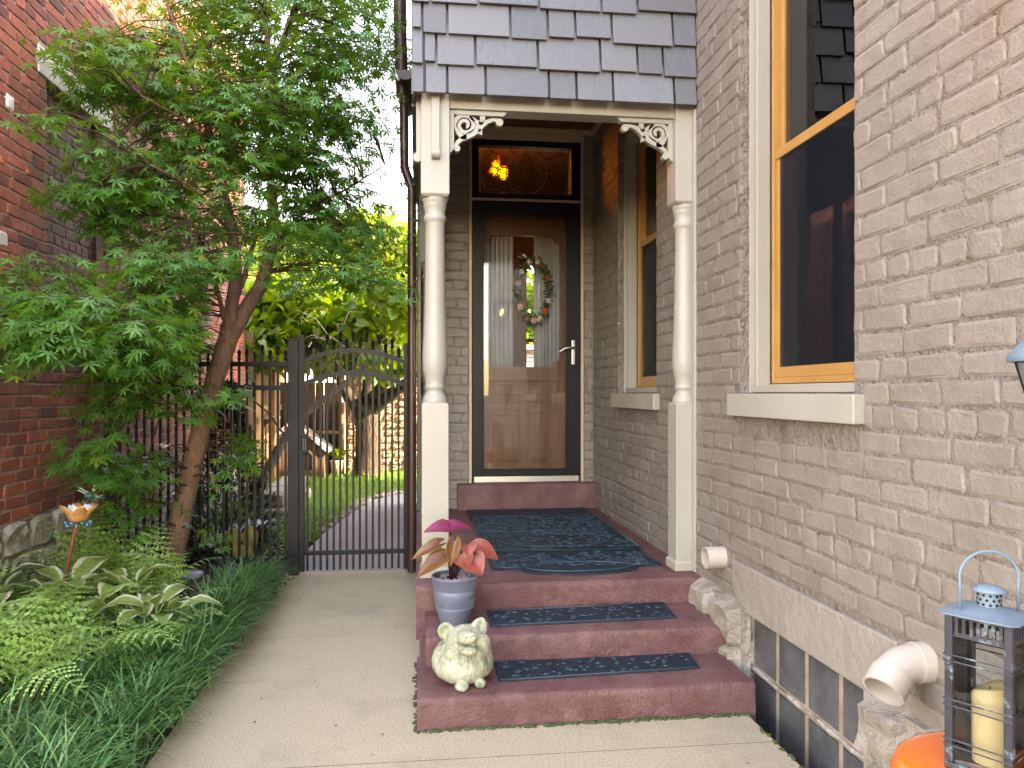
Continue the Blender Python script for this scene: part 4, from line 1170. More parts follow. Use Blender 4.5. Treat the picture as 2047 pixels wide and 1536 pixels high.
def cal_mat(name, inner, vein, edge):
    m = mk(name, inner, tuple(c*.72 for c in inner), 30, rough=.35, transl=.2, tcol=tuple(min(1, c*1.5) for c in inner), bumps=((90, .4, .003),), local=True)
    nt = m.node_tree; N = nt.nodes; L = nt.links; bs = N['Principled BSDF']; src = bs.inputs['Base Color'].links[0].from_socket
    uv = N.new('ShaderNodeUVMap'); sx = N.new('ShaderNodeSeparateXYZ'); L.new(uv.outputs[0], sx.inputs[0])
    def mr(s, a, b):
        r = N.new('ShaderNodeMapRange'); r.inputs[1].default_value = a; r.inputs[2].default_value = b; L.new(s, r.inputs[0]); return r.outputs[0]
    def mx(f, a, b):
        x = N.new('ShaderNodeMix'); x.data_type = 'RGBA'; L.new(f, x.inputs[0]); L.new(a, x.inputs[6]); x.inputs[7].default_value = (*b, 1); return x.outputs[2]
    ab = N.new('ShaderNodeMath'); ab.operation = 'ABSOLUTE'; L.new(sx.outputs[0], ab.inputs[0])
    c = mx(mr(ab.outputs[0], .80, .97), src, edge); c = mx(mr(ab.outputs[0], .06, .0), c, vein)
    # side veins
    ad = N.new('ShaderNodeMath'); ad.operation = 'MULTIPLY_ADD'; ad.inputs[1].default_value = -.5; L.new(ab.outputs[0], ad.inputs[0]); L.new(sx.outputs[1], ad.inputs[2])
    mm = N.new('ShaderNodeMath'); mm.operation = 'MULTIPLY'; mm.inputs[1].default_value = 44; L.new(ad.outputs[0], mm.inputs[0])
    sn = N.new('ShaderNodeMath'); sn.operation = 'SINE'; L.new(mm.outputs[0], sn.inputs[0])
    c = mx(mr(sn.outputs[0], .86, 1.0), c, vein); L.new(c, bs.inputs['Base Color']); return m
CM = [cal_mat('pink_caladium', (.40,.085,.065), (.17,.02,.018), (.30,.12,.035)), cal_mat('magenta_caladium', (.27,.03,.085), (.50,.08,.22), (.16,.05,.04)), cal_mat('bronze_caladium', (.22,.08,.03), (.08,.015,.015), (.26,.24,.03))]
cal = thing('caladium', 'pink and bronze leaved caladium growing in the blue pot', 'plant', pc + Vector((0, 0, .188)))
root = pc + Vector((0, 0, .185))
yb = pc.y
def cal_leaf(base_px, tip_px, dy, L, W, fold, curl, mat, up, stalk=(0, 0)):
    a = at(*base_px, Y=yb + dy[0]); b = at(*tip_px, Y=yb + dy[1]); d = (b - a); Ln = d.length
    vs, fs = caladium_leaf(Ln, W, fold, curl)
    y = d.normalized(); z = Vector(up); z = (z - y*z.dot(y)).normalized(); x = y.cross(z)
    m4 = Matrix((x, y, z)).transposed()
    me = MB().add([a + m4 @ Vector(v) for v in vs], fs).mesh('leaf', mat, True)
    uvl = me.uv_layers.new(name='UVMap'); n = 9
    for lp in me.loops:
        k = lp.vertex_index; uvl.data[lp.index].uv = ((k % n)/(n-1)*2 - 1, (k // n)/9)
    o = bpy.data.objects.new('leaf', me); place(o, cal)
    sm = o.modifiers.new('thick', 'SOLIDIFY'); sm.thickness = .0012; sb = o.modifiers.new('soft', 'SUBSURF'); sb.levels = 1; sb.render_levels = 1
    st = MB(); q = a + (a - b)*.0
    mid = root.lerp(a, .55) + Vector((0, 0, .02))
    st.tube([root + Vector((R.uniform(-.02, .02), R.uniform(-.015, .015), 0)), mid, a], [.0045, .0038, .003], 6); add('stem', st, M['darkstem'], cal, smooth=True)
cal_leaf((898, 1056), (852, 1050), (-.02, -.06), 0, .055, .25, .35, CM[1], (.1, -.45, 1))
cal_leaf((900, 1052), (942, 1046), (0, .02), 0, .045, .2, .3, CM[1], (0, -.5, 1))
cal_leaf((876, 1088), (822, 1112), (.0, -.03), 0, .032, .5, .25, CM[2], (-.2, -.75, .6))
cal_leaf((886, 1113), (832, 1144), (-.03, -.07), 0, .05, .25, .3, CM[2], (-.5, -.75, .5))
cal_leaf((908, 1084), (899, 1134), (-.05, -.07), 0, .034, .55, .15, CM[2], (-.1, -1, .25))
cal_leaf((935, 1090), (938, 1108), (-.03, -.07), 0, .044, .3, .3, CM[0], (.1, -.9, .5))
cal_leaf((955, 1092), (1000, 1113), (.02, .0), 0, .047, .25, .3, CM[0], (.1, -.75, .7))
cal_leaf((941, 1118), (966, 1146), (-.02, -.06), 0, .065, .25, .3, CM[0], (.15, -.95, .5))
cal_leaf((924, 1108), (935, 1140), (-.04, -.06), 0, .05, .2, .3, CM[0], (-.1, -.95, .4))

# ================================================================== PIG STATUE (one carved surface from a smooth field)
def carve(f, lo, hi, h):
    """surface of f=0 as quads (naive surface nets)"""
    ax = [np.arange(lo[i], hi[i] + h, h) for i in range(3)]
    X, Y, Z = np.meshgrid(*ax, indexing='ij'); F = f(X, Y, Z); s = F < 0
    nx, ny, nz = F.shape
    cnt = np.zeros((nx-1, ny-1, nz-1)); acc = np.zeros((nx-1, ny-1, nz-1, 3))
    def sl(a, b, c): return (slice(a, nx-1+a), slice(b, ny-1+b), slice(c, nz-1+c))
    cor = [(i, j, k) for i in (0, 1) for j in (0, 1) for k in (0, 1)]
    for a in cor:
        for d in range(3):
            if a[d]: continue
            b = list(a); b[d] = 1
            Fa, Fb = F[sl(*a)], F[sl(*b)]; m_ = (Fa < 0) != (Fb < 0)
            t = np.where(m_, Fa/(Fa - Fb + 1e-12*(Fa == Fb)), 0)
            for e in range(3): acc[..., e] += np.where(m_, a[e] + (t if e == d else 0), 0)
            cnt += m_
    act = cnt > 0; idx = -np.ones(cnt.shape, int); idx[act] = np.arange(act.sum())
    ii = np.argwhere(act); V = (ii + acc[act]/cnt[act][:, None])*h + np.array(lo)
    Q = []
    for d in range(3):
        e, g = (d+1) % 3, (d+2) % 3
        A = np.argwhere(np.take(s, range(F.shape[d]-1), d) != np.take(s, range(1, F.shape[d]), d))
        A = A[(A[:, e] > 0) & (A[:, g] > 0) & (A[:, e] < F.shape[e]-1) & (A[:, g] < F.shape[g]-1)]
        o1, o2 = np.zeros(3, int), np.zeros(3, int); o1[e] = 1; o2[g] = 1
        q = np.stack([idx[tuple((A - x).T)] for x in (0*o1, o1, o1 + o2, o2)], 1)
        fl = s[tuple(A.T)]; q[~fl] = q[~fl][:, ::-1]; Q.append(q)
    return V, np.concatenate(Q)
def ell(X, Y, Z, c, r):
    k = np.sqrt(((X-c[0])/r[0])**2 + ((Y-c[1])/r[1])**2 + ((Z-c[2])/r[2])**2); return (k - 1)*min(r)
def smin(a, b, k): h_ = np.clip(.5 + .5*(b-a)/k, 0, 1); return b*(1-h_) + a*h_ - k*h_*(1-h_)
def smax(a, b, k): return -smin(-a, -b, k)
def pig(X, Y, Z):
    e = lambda c, r: ell(X, Y, Z, c, r)
    f = smin(e((0, .005, .088), (.119, .108, .088)), e((0, 0, .055), (.10, .095, .055)), .03)
    f = smin(f, e((.012, -.02, .168), (.070, .062, .058)), .018)              # head
    f = smin(f, e((.012, -.062, .172), (.058, .040, .040)), .012)             # cheeks
    f = smin(f, e((.030, -.092, .197), (.036, .034, .027)), .010)             # snout
    f = smin(f, e((.046, -.120, .207), (.027, .012, .022)), .004)
    f = smin(f, e((.036, -.098, .150), (.034, .024, .018)), .008)             # chin
    f = smin(f, e((.036, -.112, .168), (.016, .014, .013)), .004)             # tongue
    f = smin(f, e((.090, -.055, .168), (.026, .026, .033)), .006)             # trotter held to the cheek
    f = smin(f, e((.088, -.03, .14), (.028, .03, .03)), .02)
    f = smin(f, e((-.03, -.075, .135), (.03, .03, .028)), .014)
    for (c, s) in (((-.062, -.014, .196), -1), ((.066, -.004, .206), 1)):      # ears, scooped
        if s < 0: ear = smax(e(c, (.034, .022, .036)), -e((c[0]-.004, c[1]-.020, c[2]+.003), (.024, .02, .026)), .004)
        else: ear = smax(smin(e(c, (.032, .020, .038)), e((c[0]+.014, c[1], c[2]+.018), (.014, .010, .022)), .012), -e((c[0]+.006, c[1]-.020, c[2]+.008), (.021, .018, .034)), .004)
        f = smin(f, ear, .007)
    for c, r in (((.012, -.098, .013), (.028, .022, .018)), ((.078, -.066, .016), (.022, .022, .02)), ((.018, -.112, .010), (.013, .012, .012))):
        f = smin(f, e(c, r), .006)
    f = smax(f, -e((.026, -.118, .175), (.058, .034, .0075)), .002)           # mouth line
    f = smax(f, -e((.056, -.131, .211), (.006, .008, .004)), .002); f = smax(f, -e((.036, -.131, .207), (.006, .008, .004)), .002)
    f = smax(f, -e((-.012, -.072, .197), (.013, .010, .0028)), .002); f = smax(f, -e((.056, -.062, .21), (.011, .010, .0028)), .002)
    f = f + .0012*np.sin(X*90 + 3*np.sin(Z*40))*np.sin(Z*60 + Y*80)
    return smax(f, -Z, .003)
pv, pf = carve(pig, (-.13, -.14, -.006), (.13, .13, .30), .0042)
gp = Vector((.178, 3.005, .1222)); pr = Matrix.Rotation(rad(-12), 3, 'Z')
pv = pv @ np.array(pr).T + np.array(gp)
pme = fastmesh('pig_statue', pv, pf, M['pig'], smooth=True)
po = bpy.data.objects.new('pig_statue', pme); place(po, None); setp(po, 'round mossy stone pig statue grinning on the lowest step', 'statue')

# ================================================================== LANTERN, CANDLE AND ORANGE STOOL
stool = thing('orange_stool', 'glossy orange ceramic stool at the lower right corner', 'stool', (1.135, 1.385, 0))
sc_ = Vector((1.135, 1.385, 0))
m = MB(); m.lathe([(0, .517), (.135, .516), (.158, .512), (.176, .500), (.186, .478), (.186, .45), (.176, .41), (.165, .36), (.172, .29), (.186, .20), (.190, .12), (.180, .03), (.172, -.015), (0, -.015)], sc_, 48)
add('drum', m, M['orange'], stool, smooth=True)
m = MB(); m.lathe([(.192, .235), (.194, .242), (.192, .249)], sc_ - Vector((0, 0, .02)), 48, cap=False); add('band', m, M['orange'], stool, smooth=True)
lt = thing('candle_lantern', 'weathered blue metal lantern with glass sides standing on the orange stool', 'lantern', (1.107, 1.366, .518), None, rad(-58))
h = .0515
m = MB(); m.box(-h-.008, h+.008, -h-.008, h+.008, .0, .012); add('base', m, M['lanternframe'], lt, world=False, bevel=.002)
for sx in (-1, 1):
    for sy in (-1, 1):
        m = MB(); m.box(sx*h - .0075, sx*h + .0075, sy*h - .0075, sy*h + .0075, .012, .302); add('corner_post', m, M['lanternframe'], lt, world=False, bevel=.002)
for s in (-1, 1):
    m = MB(); m.box(-h + .007, h - .007, s*h - .0012, s*h + .0012, .013, .262); add('pane', m, M['lglass'], lt, world=False)
    m = MB(); m.box(s*h - .0012, s*h + .0012, -h + .007, h - .007, .013, .262); add('pane', m, M['lglass'], lt, world=False)
m = MB()
for ax in (0, 1):
    for s in (-1, 1):
        def bx(a0, a1, z0, z1):
            if ax == 0: m.box(a0, a1, s*h - .003, s*h + .003, z0, z1)
            else: m.box(s*h - .003, s*h + .003, a0, a1, z0, z1)
        bx(-h + .0065, h - .0065, .258, .267); bx(-h + .0065, h - .0065, .294, .302)
        for k in range(7): a = -h + .0065 + (2*h - .013)*(k + .5)/7; bx(a - .003, a + .003, .267, .294)
add('fretwork', m, M['lanternframe'], lt, world=False)
m = MB(); hw = h + .0085
for z in (.222, .210, .135, .123, .058, .046):
    m.tube([(-hw, -hw, z), (hw, -hw, z), (hw, hw, z), (-hw, hw, z), (-hw, -hw, z)], .0016, 6)
add('wire_bands', m, M['lanternframe'], lt, world=False)
m = MB(); vs = []; n = 32
e = .0705
ring = []
for k in range(n):
    a = 2*math.pi*(k + .5)/n; c_, s_ = math.cos(a), math.sin(a); q = e/max(abs(c_), abs(s_)); ring.append((q*c_, q*s_))
vs = [(x, y, .302) for x, y in ring] + [(x, y, .3045) for x, y in ring] + [(x*.8, y*.8, .3065) for x, y in ring] + [(.052*math.cos(2*math.pi*(k+.5)/n), .052*math.sin(2*math.pi*(k+.5)/n), .309) for k in range(n)] + [(.022*math.cos(2*math.pi*(k+.5)/n), .022*math.sin(2*math.pi*(k+.5)/n), .318) for k in range(n)]
fs = [tuple(reversed(range(n))), tuple(4*n + k for k in range(n))]
for r in range(4):
    for k in range(n): fs.append((r*n+k, r*n+(k+1) % n, (r+1)*n+(k+1) % n, (r+1)*n+k))
add('roof', m.add(vs, fs), M['bluemetal'], lt, world=False, smooth=True, angle=30)
m = MB(); m.lathe([(.0205, .316), (.0205, .347)], (0, 0, 0), 20, cap=False); ch = add('chimney', m, M['bluemetal'], lt, world=False, smooth=True)
m = MB()
for r in range(3):
    for k in range(11):
        a = 2*math.pi*(k + .5*(r % 2))/11; d = Vector((math.cos(a), math.sin(a), 0)); m.lathe([(.0026, 0), (.0026, .0015)], d*.0198 + Vector((0, 0, .3225 + .0088*r)), 8, rotm(d))
add('vent_shade', m, M['black'], lt, world=False)  # black discs; the dark of the vent holes is painted on the metal
m = MB(); m.lathe([(.031, .3465), (.032, .3485), (.018, .356), (.004, .3585), (0, .3588)], (0, 0, 0), 28); add('cap', m, M['bluemetal'], lt, world=False, smooth=True)
m = MB(); pts = [(-.056, 0, .305), (-.0565, 0, .36)] + [(-.0575*math.cos(rad(a)), 0, .372 + .052*math.sin(rad(a))) for a in range(0, 181, 12)] + [(.0565, 0, .36), (.056, 0, .305)]
rz = Matrix.Rotation(rad(45), 3, 'Z') @ Matrix.Diagonal((.95, 1, 1))
m.tube([rz @ Vector(p) for p in pts], .003, 8); add('handle', m, M['bluemetal'], lt, world=False, smooth=True)
cd = thing('pillar_candle', 'cream pillar candle with a wavy top inside the lantern', 'candle', (1.110, 1.368, .531))
m = MB(); n = 32; vs = []; fs = []
for (r, z, wv) in ((.030, 0, 0), (.031, .03, 0), (.031, .10, 0), (.0312, .142, 1), (.028, .147, 1), (.022, .139, .6), (0.0001, .132, 0)):
    for k in range(n):
        a = 2*math.pi*k/n; vs.append((r*math.cos(a), r*math.sin(a), z + wv*(.010*math.sin(a + 2.4) + .004*math.sin(2*a + 1))))
for j in range(6):
    for k in range(n): fs.append((j*n+k, j*n+(k+1) % n, (j+1)*n+(k+1) % n, (j+1)*n+k))
add('wax', m.add(vs, fs), M['candle'], cd, world=False, smooth=True)
m = MB(); m.tube([(0, 0, .131), (.001, 0, .146)], .0012, 5); add('wick', m, M['black'], cd, world=False)

# ================================================================== WREATH ON THE INNER DOOR
wc = at(1066, 583, Y=YD + .06)
wr = thing('wreath', 'leafy wreath with pink and orange flowers hanging on the inner door glass', 'wreath', wc)
ax_, az_ = .125, .235; yw = YD + .055
m = MB(); 
for k in range(3): m.tube([(wc.x + (ax_ + .012*math.sin(a*5 + k*2))*math.cos(a), yw, wc.z + (az_ + .012*math.cos(a*4 + k))*math.sin(a)) for a in [2*math.pi*i/40 for i in range(41)]], .006, 5)
add('twig_ring', m, M['bark'], wr, smooth=True)
lv = [(0,0,0),(.3,.35,.06),(0,1,0),(-.3,.35,.06)]; q = random.Random(12); mats = []
for k in range(420):
    a = q.uniform(0, 6.283); rr_ = 1 + q.uniform(-.16, .16)
    p = Vector((wc.x + ax_*rr_*math.cos(a), yw - q.uniform(-.01, .02), wc.z + az_*rr_*math.sin(a)))
    mats.append(Matrix.Translation(p) @ Euler((q.uniform(.6, 2.4), q.uniform(0, 6.28), q.uniform(0, 6.28))).to_matrix().to_4x4() @ Matrix.Scale(q.uniform(.03, .052), 4))
V, F = multi(lv, [(0, 1, 2), (0, 2, 3)], mats)
o = bpy.data.objects.new('leaves', fastmesh('leaves', V, F, mk('wreath_leaf', (.03,.075,.03), (.06,.11,.05), 20, rough=.5, rand=.3))); place(o, wr); o['kind'] = 'stuff'
fc = [mk('flower_pink', (.62,.36,.33), rough=.6), mk('flower_orange', (.60,.10,.02), rough=.5), mk('flower_cream', (.62,.52,.42), rough=.6)]
for (a, ci, s) in ((105, 0, 1), (140, 2, .9), (165, 0, 1), (75, 2, .8), (28, 1, .8), (-18, 2, .9), (-42, 1, 1.1), (-68, 2, 1), (-88, 0, 1.1), (-112, 1, .7), (-148, 0, 1.1), (60, 1, .6)):
    m = MB(); c = Vector((wc.x + ax_*math.cos(rad(a)), yw - .022, wc.z + az_*math.sin(rad(a))))
    for k in range(6): b = 2*math.pi*k/6; m.ball(c + Vector((.013*s*math.cos(b), 0, .013*s*math.sin(b))), (.013*s, .008*s, .013*s), 7, 5)
    m.ball(c - Vector((0, .006, 0)), .009*s, 7, 5); add('flower', m, fc[ci], wr, smooth=True)
m = MB(); hc = at(1043, 513, Y=YD + .05); m.lathe([(.0, .012), (.02, .010), (.034, .004), (.036, 0), (.03, -.002)], hc, 20, rotm((0, -1, 0))); m.tube([hc, (wc.x - .01, yw, wc.z + az_)], .004, 6); add('suction_hook', m, M['lglass'], wr, smooth=True)
# ================================================================== JAPANESE MAPLE
maple = thing('maple_tree', 'japanese maple with a leaning reddish trunk growing in front of the iron fence', 'tree', (-1.5, 4.97, 0))
def LN(pts): return [at(u, v, Y=y) for u, v, y, r in pts], [p[3] for p in pts]
def dense(P, r, k=4, w=.006, seed=1):
    q = random.Random(seed); out = []; rs = []; n = len(P)
    for i in range(n-1):
        p0, p1, p2, p3 = P[max(i-1, 0)], P[i], P[i+1], P[min(i+2, n-1)]
        for j in range(k):
            t = j/k
            v = .5*((2*p1) + (p2-p0)*t + (2*p0-5*p1+4*p2-p3)*t*t + (3*p1-p0-3*p2+p3)*t**3)
            out.append(v + Vector((q.uniform(-w, w), q.uniform(-w, w), 0))); rs.append((r[i] + (r[i+1]-r[i])*t)*q.uniform(.96, 1.05))
    out.append(P[-1]); rs.append(r[-1]); return out, rs
skel = []
def limb(name, pts, seed, n=14, parent=maple, mat='bark'):
    P, r = LN(pts); P, r = dense(P, r, 5, .003 if r[0] > .03 else .004, seed); skel.extend(P)
    m = MB(); m.tube(P, [x*.92 for x in r], n); return add(name, m, M[mat], parent, smooth=True)
limb('trunk', [(338,1205,4.95,.105),(343,1178,4.96,.085),(350,1100,4.97,.075),(371,990,4.97,.067),(391,905,4.97,.064),(411,822,4.97,.060),(433,748,4.97,.060),(452,690,4.97,.064),(462,640,4.98,.055)], 1, 18)
limb('branch', [(452,700,4.97,.05),(461,630,4.95,.046),(470,560,4.92,.042),(466,480,4.9,.037),(450,400,4.9,.032),(427,300,4.9,.026),(407,230,4.88,.021),(372,120,4.85,.015),(332,0,4.8,.009)], 2)
limb('branch', [(452,700,4.97,.05),(488,625,5.0,.050),(520,572,5.05,.046),(540,500,5.1,.042),(546,420,5.15,.036),(533,290,5.2,.028),(541,165,5.2,.025),(533,60,5.2,.017),(530,-60,5.2,.012)], 3)
limb('branch', [(541,165,5.2,.022),(562,90,5.22,.018),(592,0,5.25,.013),(610,-60,5.3,.009)], 4, 10)
limb('branch', [(474,590,4.93,.022),(490,550,4.98,.020),(505,490,5.05,.016),(530,430,5.3,.012),(600,330,5.5,.008)], 5, 8)
limb('branch', [(449,640,4.95,.018),(436,590,4.9,.014),(420,520,4.7,.010),(380,440,4.5,.007)], 6, 8)
limb('branch', [(466,480,4.9,.016),(440,440,4.7,.012),(390,380,4.5,.008),(300,330,4.3,.005)], 7, 8)
limb('branch', [(406,850,4.97,.016),(370,800,4.8,.012),(300,740,4.4,.008),(180,690,4.0,.005)], 8, 8)
limb('branch', [(427,300,4.9,.014),(380,250,4.7,.010),(280,190,4.4,.006)], 9, 8)
limb('branch', [(540,500,5.1,.018),(600,430,5.2,.012),(690,380,5.3,.008),(770,330,5.4,.005)], 10, 8)
def palmate():
    vs = [(0, 0, 0)]; fs = []
    angs = [-128, -88, -44, 0, 44, 88, 128]; Ls = [.36, .66, .90, 1.0, .90, .66, .36]
    c0 = (0, .0)
    dr = lambda x, y: -.16*(x*x + y*y) + .02*abs(x)
    for a, l in zip(angs, Ls):
        d = (math.sin(rad(a)), math.cos(rad(a))); p = (d[1], -d[0]); b = len(vs); w = .082*l + .018
        for (f, s) in ((.24, -.75), (.50, -1), (1, 0), (.50, 1), (.24, .75)):
            x = d[0]*f*l + p[0]*s*w; y = d[1]*f*l + p[1]*s*w; vs.append((x, y, dr(x, y) + (.03 if s == 0 else 0)))
        fs += [(0, b+4, b), (b, b+4, b+3), (b, b+3, b+1), (b+1, b+3, b+2)]
    return vs, fs
LV, LF = palmate()
TR = [(345,1180),(371,990),(391,905),(411,822),(433,748),(452,690),(466,600),(470,560)]; TB = [(452,690),(488,625),(520,572),(535,520)]
def clear_trunk(p):
    s_ = proj(p)
    if s_ is None or s_[2] > 5.25: return False
    for T_ in (TR, TB):
        for (ua, va), (ub, vb) in zip(T_, T_[1:]):
            if vb <= s_[1] <= va:
                w = 52 if not (770 < s_[1] < 850) else 5
                return abs(s_[0] - (ua + (ub - ua)*(s_[1] - va)/(vb - va))) < w and q.random() < .93
    return False
# u0,u1,v0,v1,Y0,Y1, pads, leaves each, pad radius
regs = [(330,740,-120,120,4.7,6.2,42,24,.34),(360,735,110,330,4.7,6.0,36,24,.32),(130,360,70,200,4.3,5.0,10,22,.25),(150,330,290,400,4.2,4.8,9,22,.24),
        (240,560,180,480,4.4,5.2,30,22,.28),(560,770,300,470,5.0,5.7,12,22,.28),(540,770,440,570,4.7,5.4,13,22,.26),
        (20,180,520,600,3.7,4.1,5,18,.22),(30,330,590,690,3.6,4.1,14,24,.26),(0,160,650,720,3.5,3.8,6,22,.2),(250,560,490,560,4.0,4.4,11,22,.24),(200,420,560,700,4.2,4.8,16,22,.25),
        (300,480,600,740,4.8,5.1,9,20,.2),(180,330,700,760,3.9,4.3,5,20,.2),(240,380,740,820,4.2,4.6,5,20,.17),(370,480,770,840,4.3,4.5,3,16,.13),(90,290,780,960,4.1,4.6,10,20,.17),(210,400,890,1080,4.5,4.85,10,20,.17),(430,500,870,960,4.9,5.1,4,16,.13),(390,470,940,980,4.7,4.8,1,12,.1),
        (60,140,225,250,4.0,4.1,1,9,.12),(760,800,60,140,5.6,6,2,14,.2),(190,260,420,460,4.4,4.6,2,14,.15),(130,200,960,1000,4.1,4.3,0,0,.1)]
q = random.Random(77); leaves = []; tw = MB()
for (u0, u1, v0, v1, Y0, Y1, npad, nl, rp) in regs:
    for k in range(int(npad*(3.8 if v1 < 480 else 2.4 if v1 < 765 else 1.7) + .5)):
        u, v = q.uniform(u0, u1), q.uniform(v0, v1); c = at(u, v, Y=q.uniform(Y0, Y1))
        if c.x < XL + .2: c.x = XL + .2 + q.uniform(0, .1)
        # twig from the nearest piece of limb
        near = min(skel, key=lambda s_: (s_ - c).length_squared + .6*max(0, s_.z - c.z)**2)
        mid = near.lerp(c, .55) + Vector((0, 0, .05)); tw.tube([near, mid, c], [.006, .0042, .002], 5, cap=False)
        tilt = q.uniform(-.25, .1); td = q.uniform(0, 6.28)
        for i in range(nl):
            a = q.uniform(0, 6.283); r = rp*math.sqrt(q.random()); d = Vector((math.cos(a), math.sin(a), 0))
            p = c + d*r + Vector((0, 0, -.28*r*r/rp + q.uniform(-.05, .05) + tilt*r*math.cos(a - td)))
            if p.x < XL + .06 or (abs(p.y - YG) < .05 and p.z < 1.7): continue
            if clear_trunk(p): continue
            yaw = a - math.pi/2 + q.gauss(0, .5); s = q.uniform(.052, .080)
            M4 = Matrix.Translation(p) @ Matrix.Rotation(yaw, 4, 'Z') @ Matrix.Rotation(-q.uniform(.15, .95), 4, 'X') @ Matrix.Rotation(q.gauss(0, .35), 4, 'Y') @ Matrix.Scale(s, 4)
            leaves.append((p, M4))
        if q.random() < .8:
            for i in range(4):
                a = q.uniform(0, 6.28); tw.tube([c, c + Vector((math.cos(a)*rp*.8, math.sin(a)*rp*.8, -.02))], [.002, .0012], 4, cap=False)
add('twigs', tw, M['twig'], maple, smooth=True, kind='stuff')
def lsize(t):
    s = proj(t[0]); return 0 if s is None or not (0 < s[0] < 2047 and 0 < s[1] < 1536) else t[1].to_scale()[0]/s[2]
leaves.sort(key=lambda t: -lsize(t))
lme = MB().add(LV, LF).mesh('leaf', M['maple'])
for p, m4 in leaves[:300]:
    o = bpy.data.objects.new('leaf', lme); col.objects.link(o); o.parent = maple; o.matrix_parent_inverse = wm(maple).inverted(); o.matrix_basis = m4
V, F = multi(LV, LF, [t[1] for t in leaves[300:]])
o = bpy.data.objects.new('foliage', fastmesh('foliage', V, F, M['maple'])); place(o, maple); o['kind'] = 'stuff'

# ================================================================== FERNS
def frond_mesh(seed, L=.52):
    q = random.Random(seed); vs = []; fs = []; N_ = 15; pts = []
    for i in range(N_+1):
        t = i/N_; pts.append(Vector((.03*math.sin(t*3)*q.uniform(.5, 1), L*(.92*t), L*(1.25*t - 1.02*t*t) )))
    for i in range(N_):
        a, b = pts[i], pts[i+1]; w = .0035*(1 - i/N_) + .0008; k = len(vs)
        vs += [a + Vector((w, 0, 0)), a - Vector((w, 0, 0)), b - Vector((w*.9, 0, 0)), b + Vector((w*.9, 0, 0))]; fs += [(k, k+1, k+2), (k, k+2, k+3)]
    for i in range(3, N_+1):
        t = i/N_; p = pts[i]; d = (pts[min(i+1, N_)] - pts[i-1]).normalized(); ln = L*.40*(1 - t)**.85*min(1, (t - .1)*5) + .006
        for s in (-1, 1):
            sd = Vector((s, 0, 0)); dirv = (sd*.93 + d*.42).normalized(); up = d.cross(sd)*s; nt = 6; wd = ln*.12 + .002
            for j in range(nt):
                f0, f1 = j/nt, (j+1)/nt; w0 = wd*(1 - f0**1.5)*(1 if j else .8)
                c0 = p + dirv*ln*f0 - Vector((0, 0, .25*ln*f0*f0)); c1 = p + dirv*ln*f1 - Vector((0, 0, .25*ln*f1*f1)); k = len(vs)
                lat = (d*.8 - dirv*.15).normalized()
                vs += [c0, c0.lerp(c1, .7) + lat*w0 + up*.002, c1, c0.lerp(c1, .7) - lat*w0 + dirv*.004 - up*.002]; fs += [(k, k+2, k+1), (k, k+3, k+2)]
    return fastmesh('frond', [tuple(v) for v in vs], fs, M['fern'])
FM = [frond_mesh(i) for i in range(5)]
q = random.Random(41)
ferns = [(-1.93,4.1,1.1),(-1.80,4.38,1.3),(-1.62,4.42,1.2),(-1.33,4.25,1.05),(-1.22,4.0,.8),(-1.95,3.75,.9),(-1.70,3.72,.95),(-1.48,3.85,.9),(-1.28,3.68,.85),(-1.62,3.42,1.15),(-1.38,3.38,1.05),(-1.85,3.42,1.15),(-1.20,3.42,.85),(-1.74,3.18,1.15),(-1.50,3.14,1.0)]
spots = ['by the stone base of the red wall, behind the hostas','with the tallest upright frond, before the black spotlight','at the foot of the black spotlight','nearest the maple trunk','beside the grass edging below the maple','at the left edge of the photo under the stone base','left of the copper rod, in the middle of the bed','among the variegated hostas','right of the hostas beside the grass edging','in the middle of the front row','with drooping fronds over the grass edging','low at the left edge of the photo','smallest of its kind, rightmost over the path edging','drooping forward at the lower left','lowest in the photo, over the strappy grass']
for (x, y, s), w in zip(ferns, spots):
    t = thing('fern', 'feathery green fern ' + w, 'fern', (x, y, .02), 'ferns in the garden bed', q.uniform(0, 6.28))
    n = q.randrange(7, 9)
    for i in range(n):
        o = bpy.data.objects.new('frond', q.choice(FM)); o.parent = t; col.objects.link(o); k = s*q.uniform(.7, 1.15)
        o.rotation_euler = (q.uniform(.3, 1.0) if y > 4.2 else q.uniform(-.1, .75), q.uniform(-.35, .35), 2*math.pi*i/n + q.uniform(-.3, .3)); o.scale = (k, k, k)

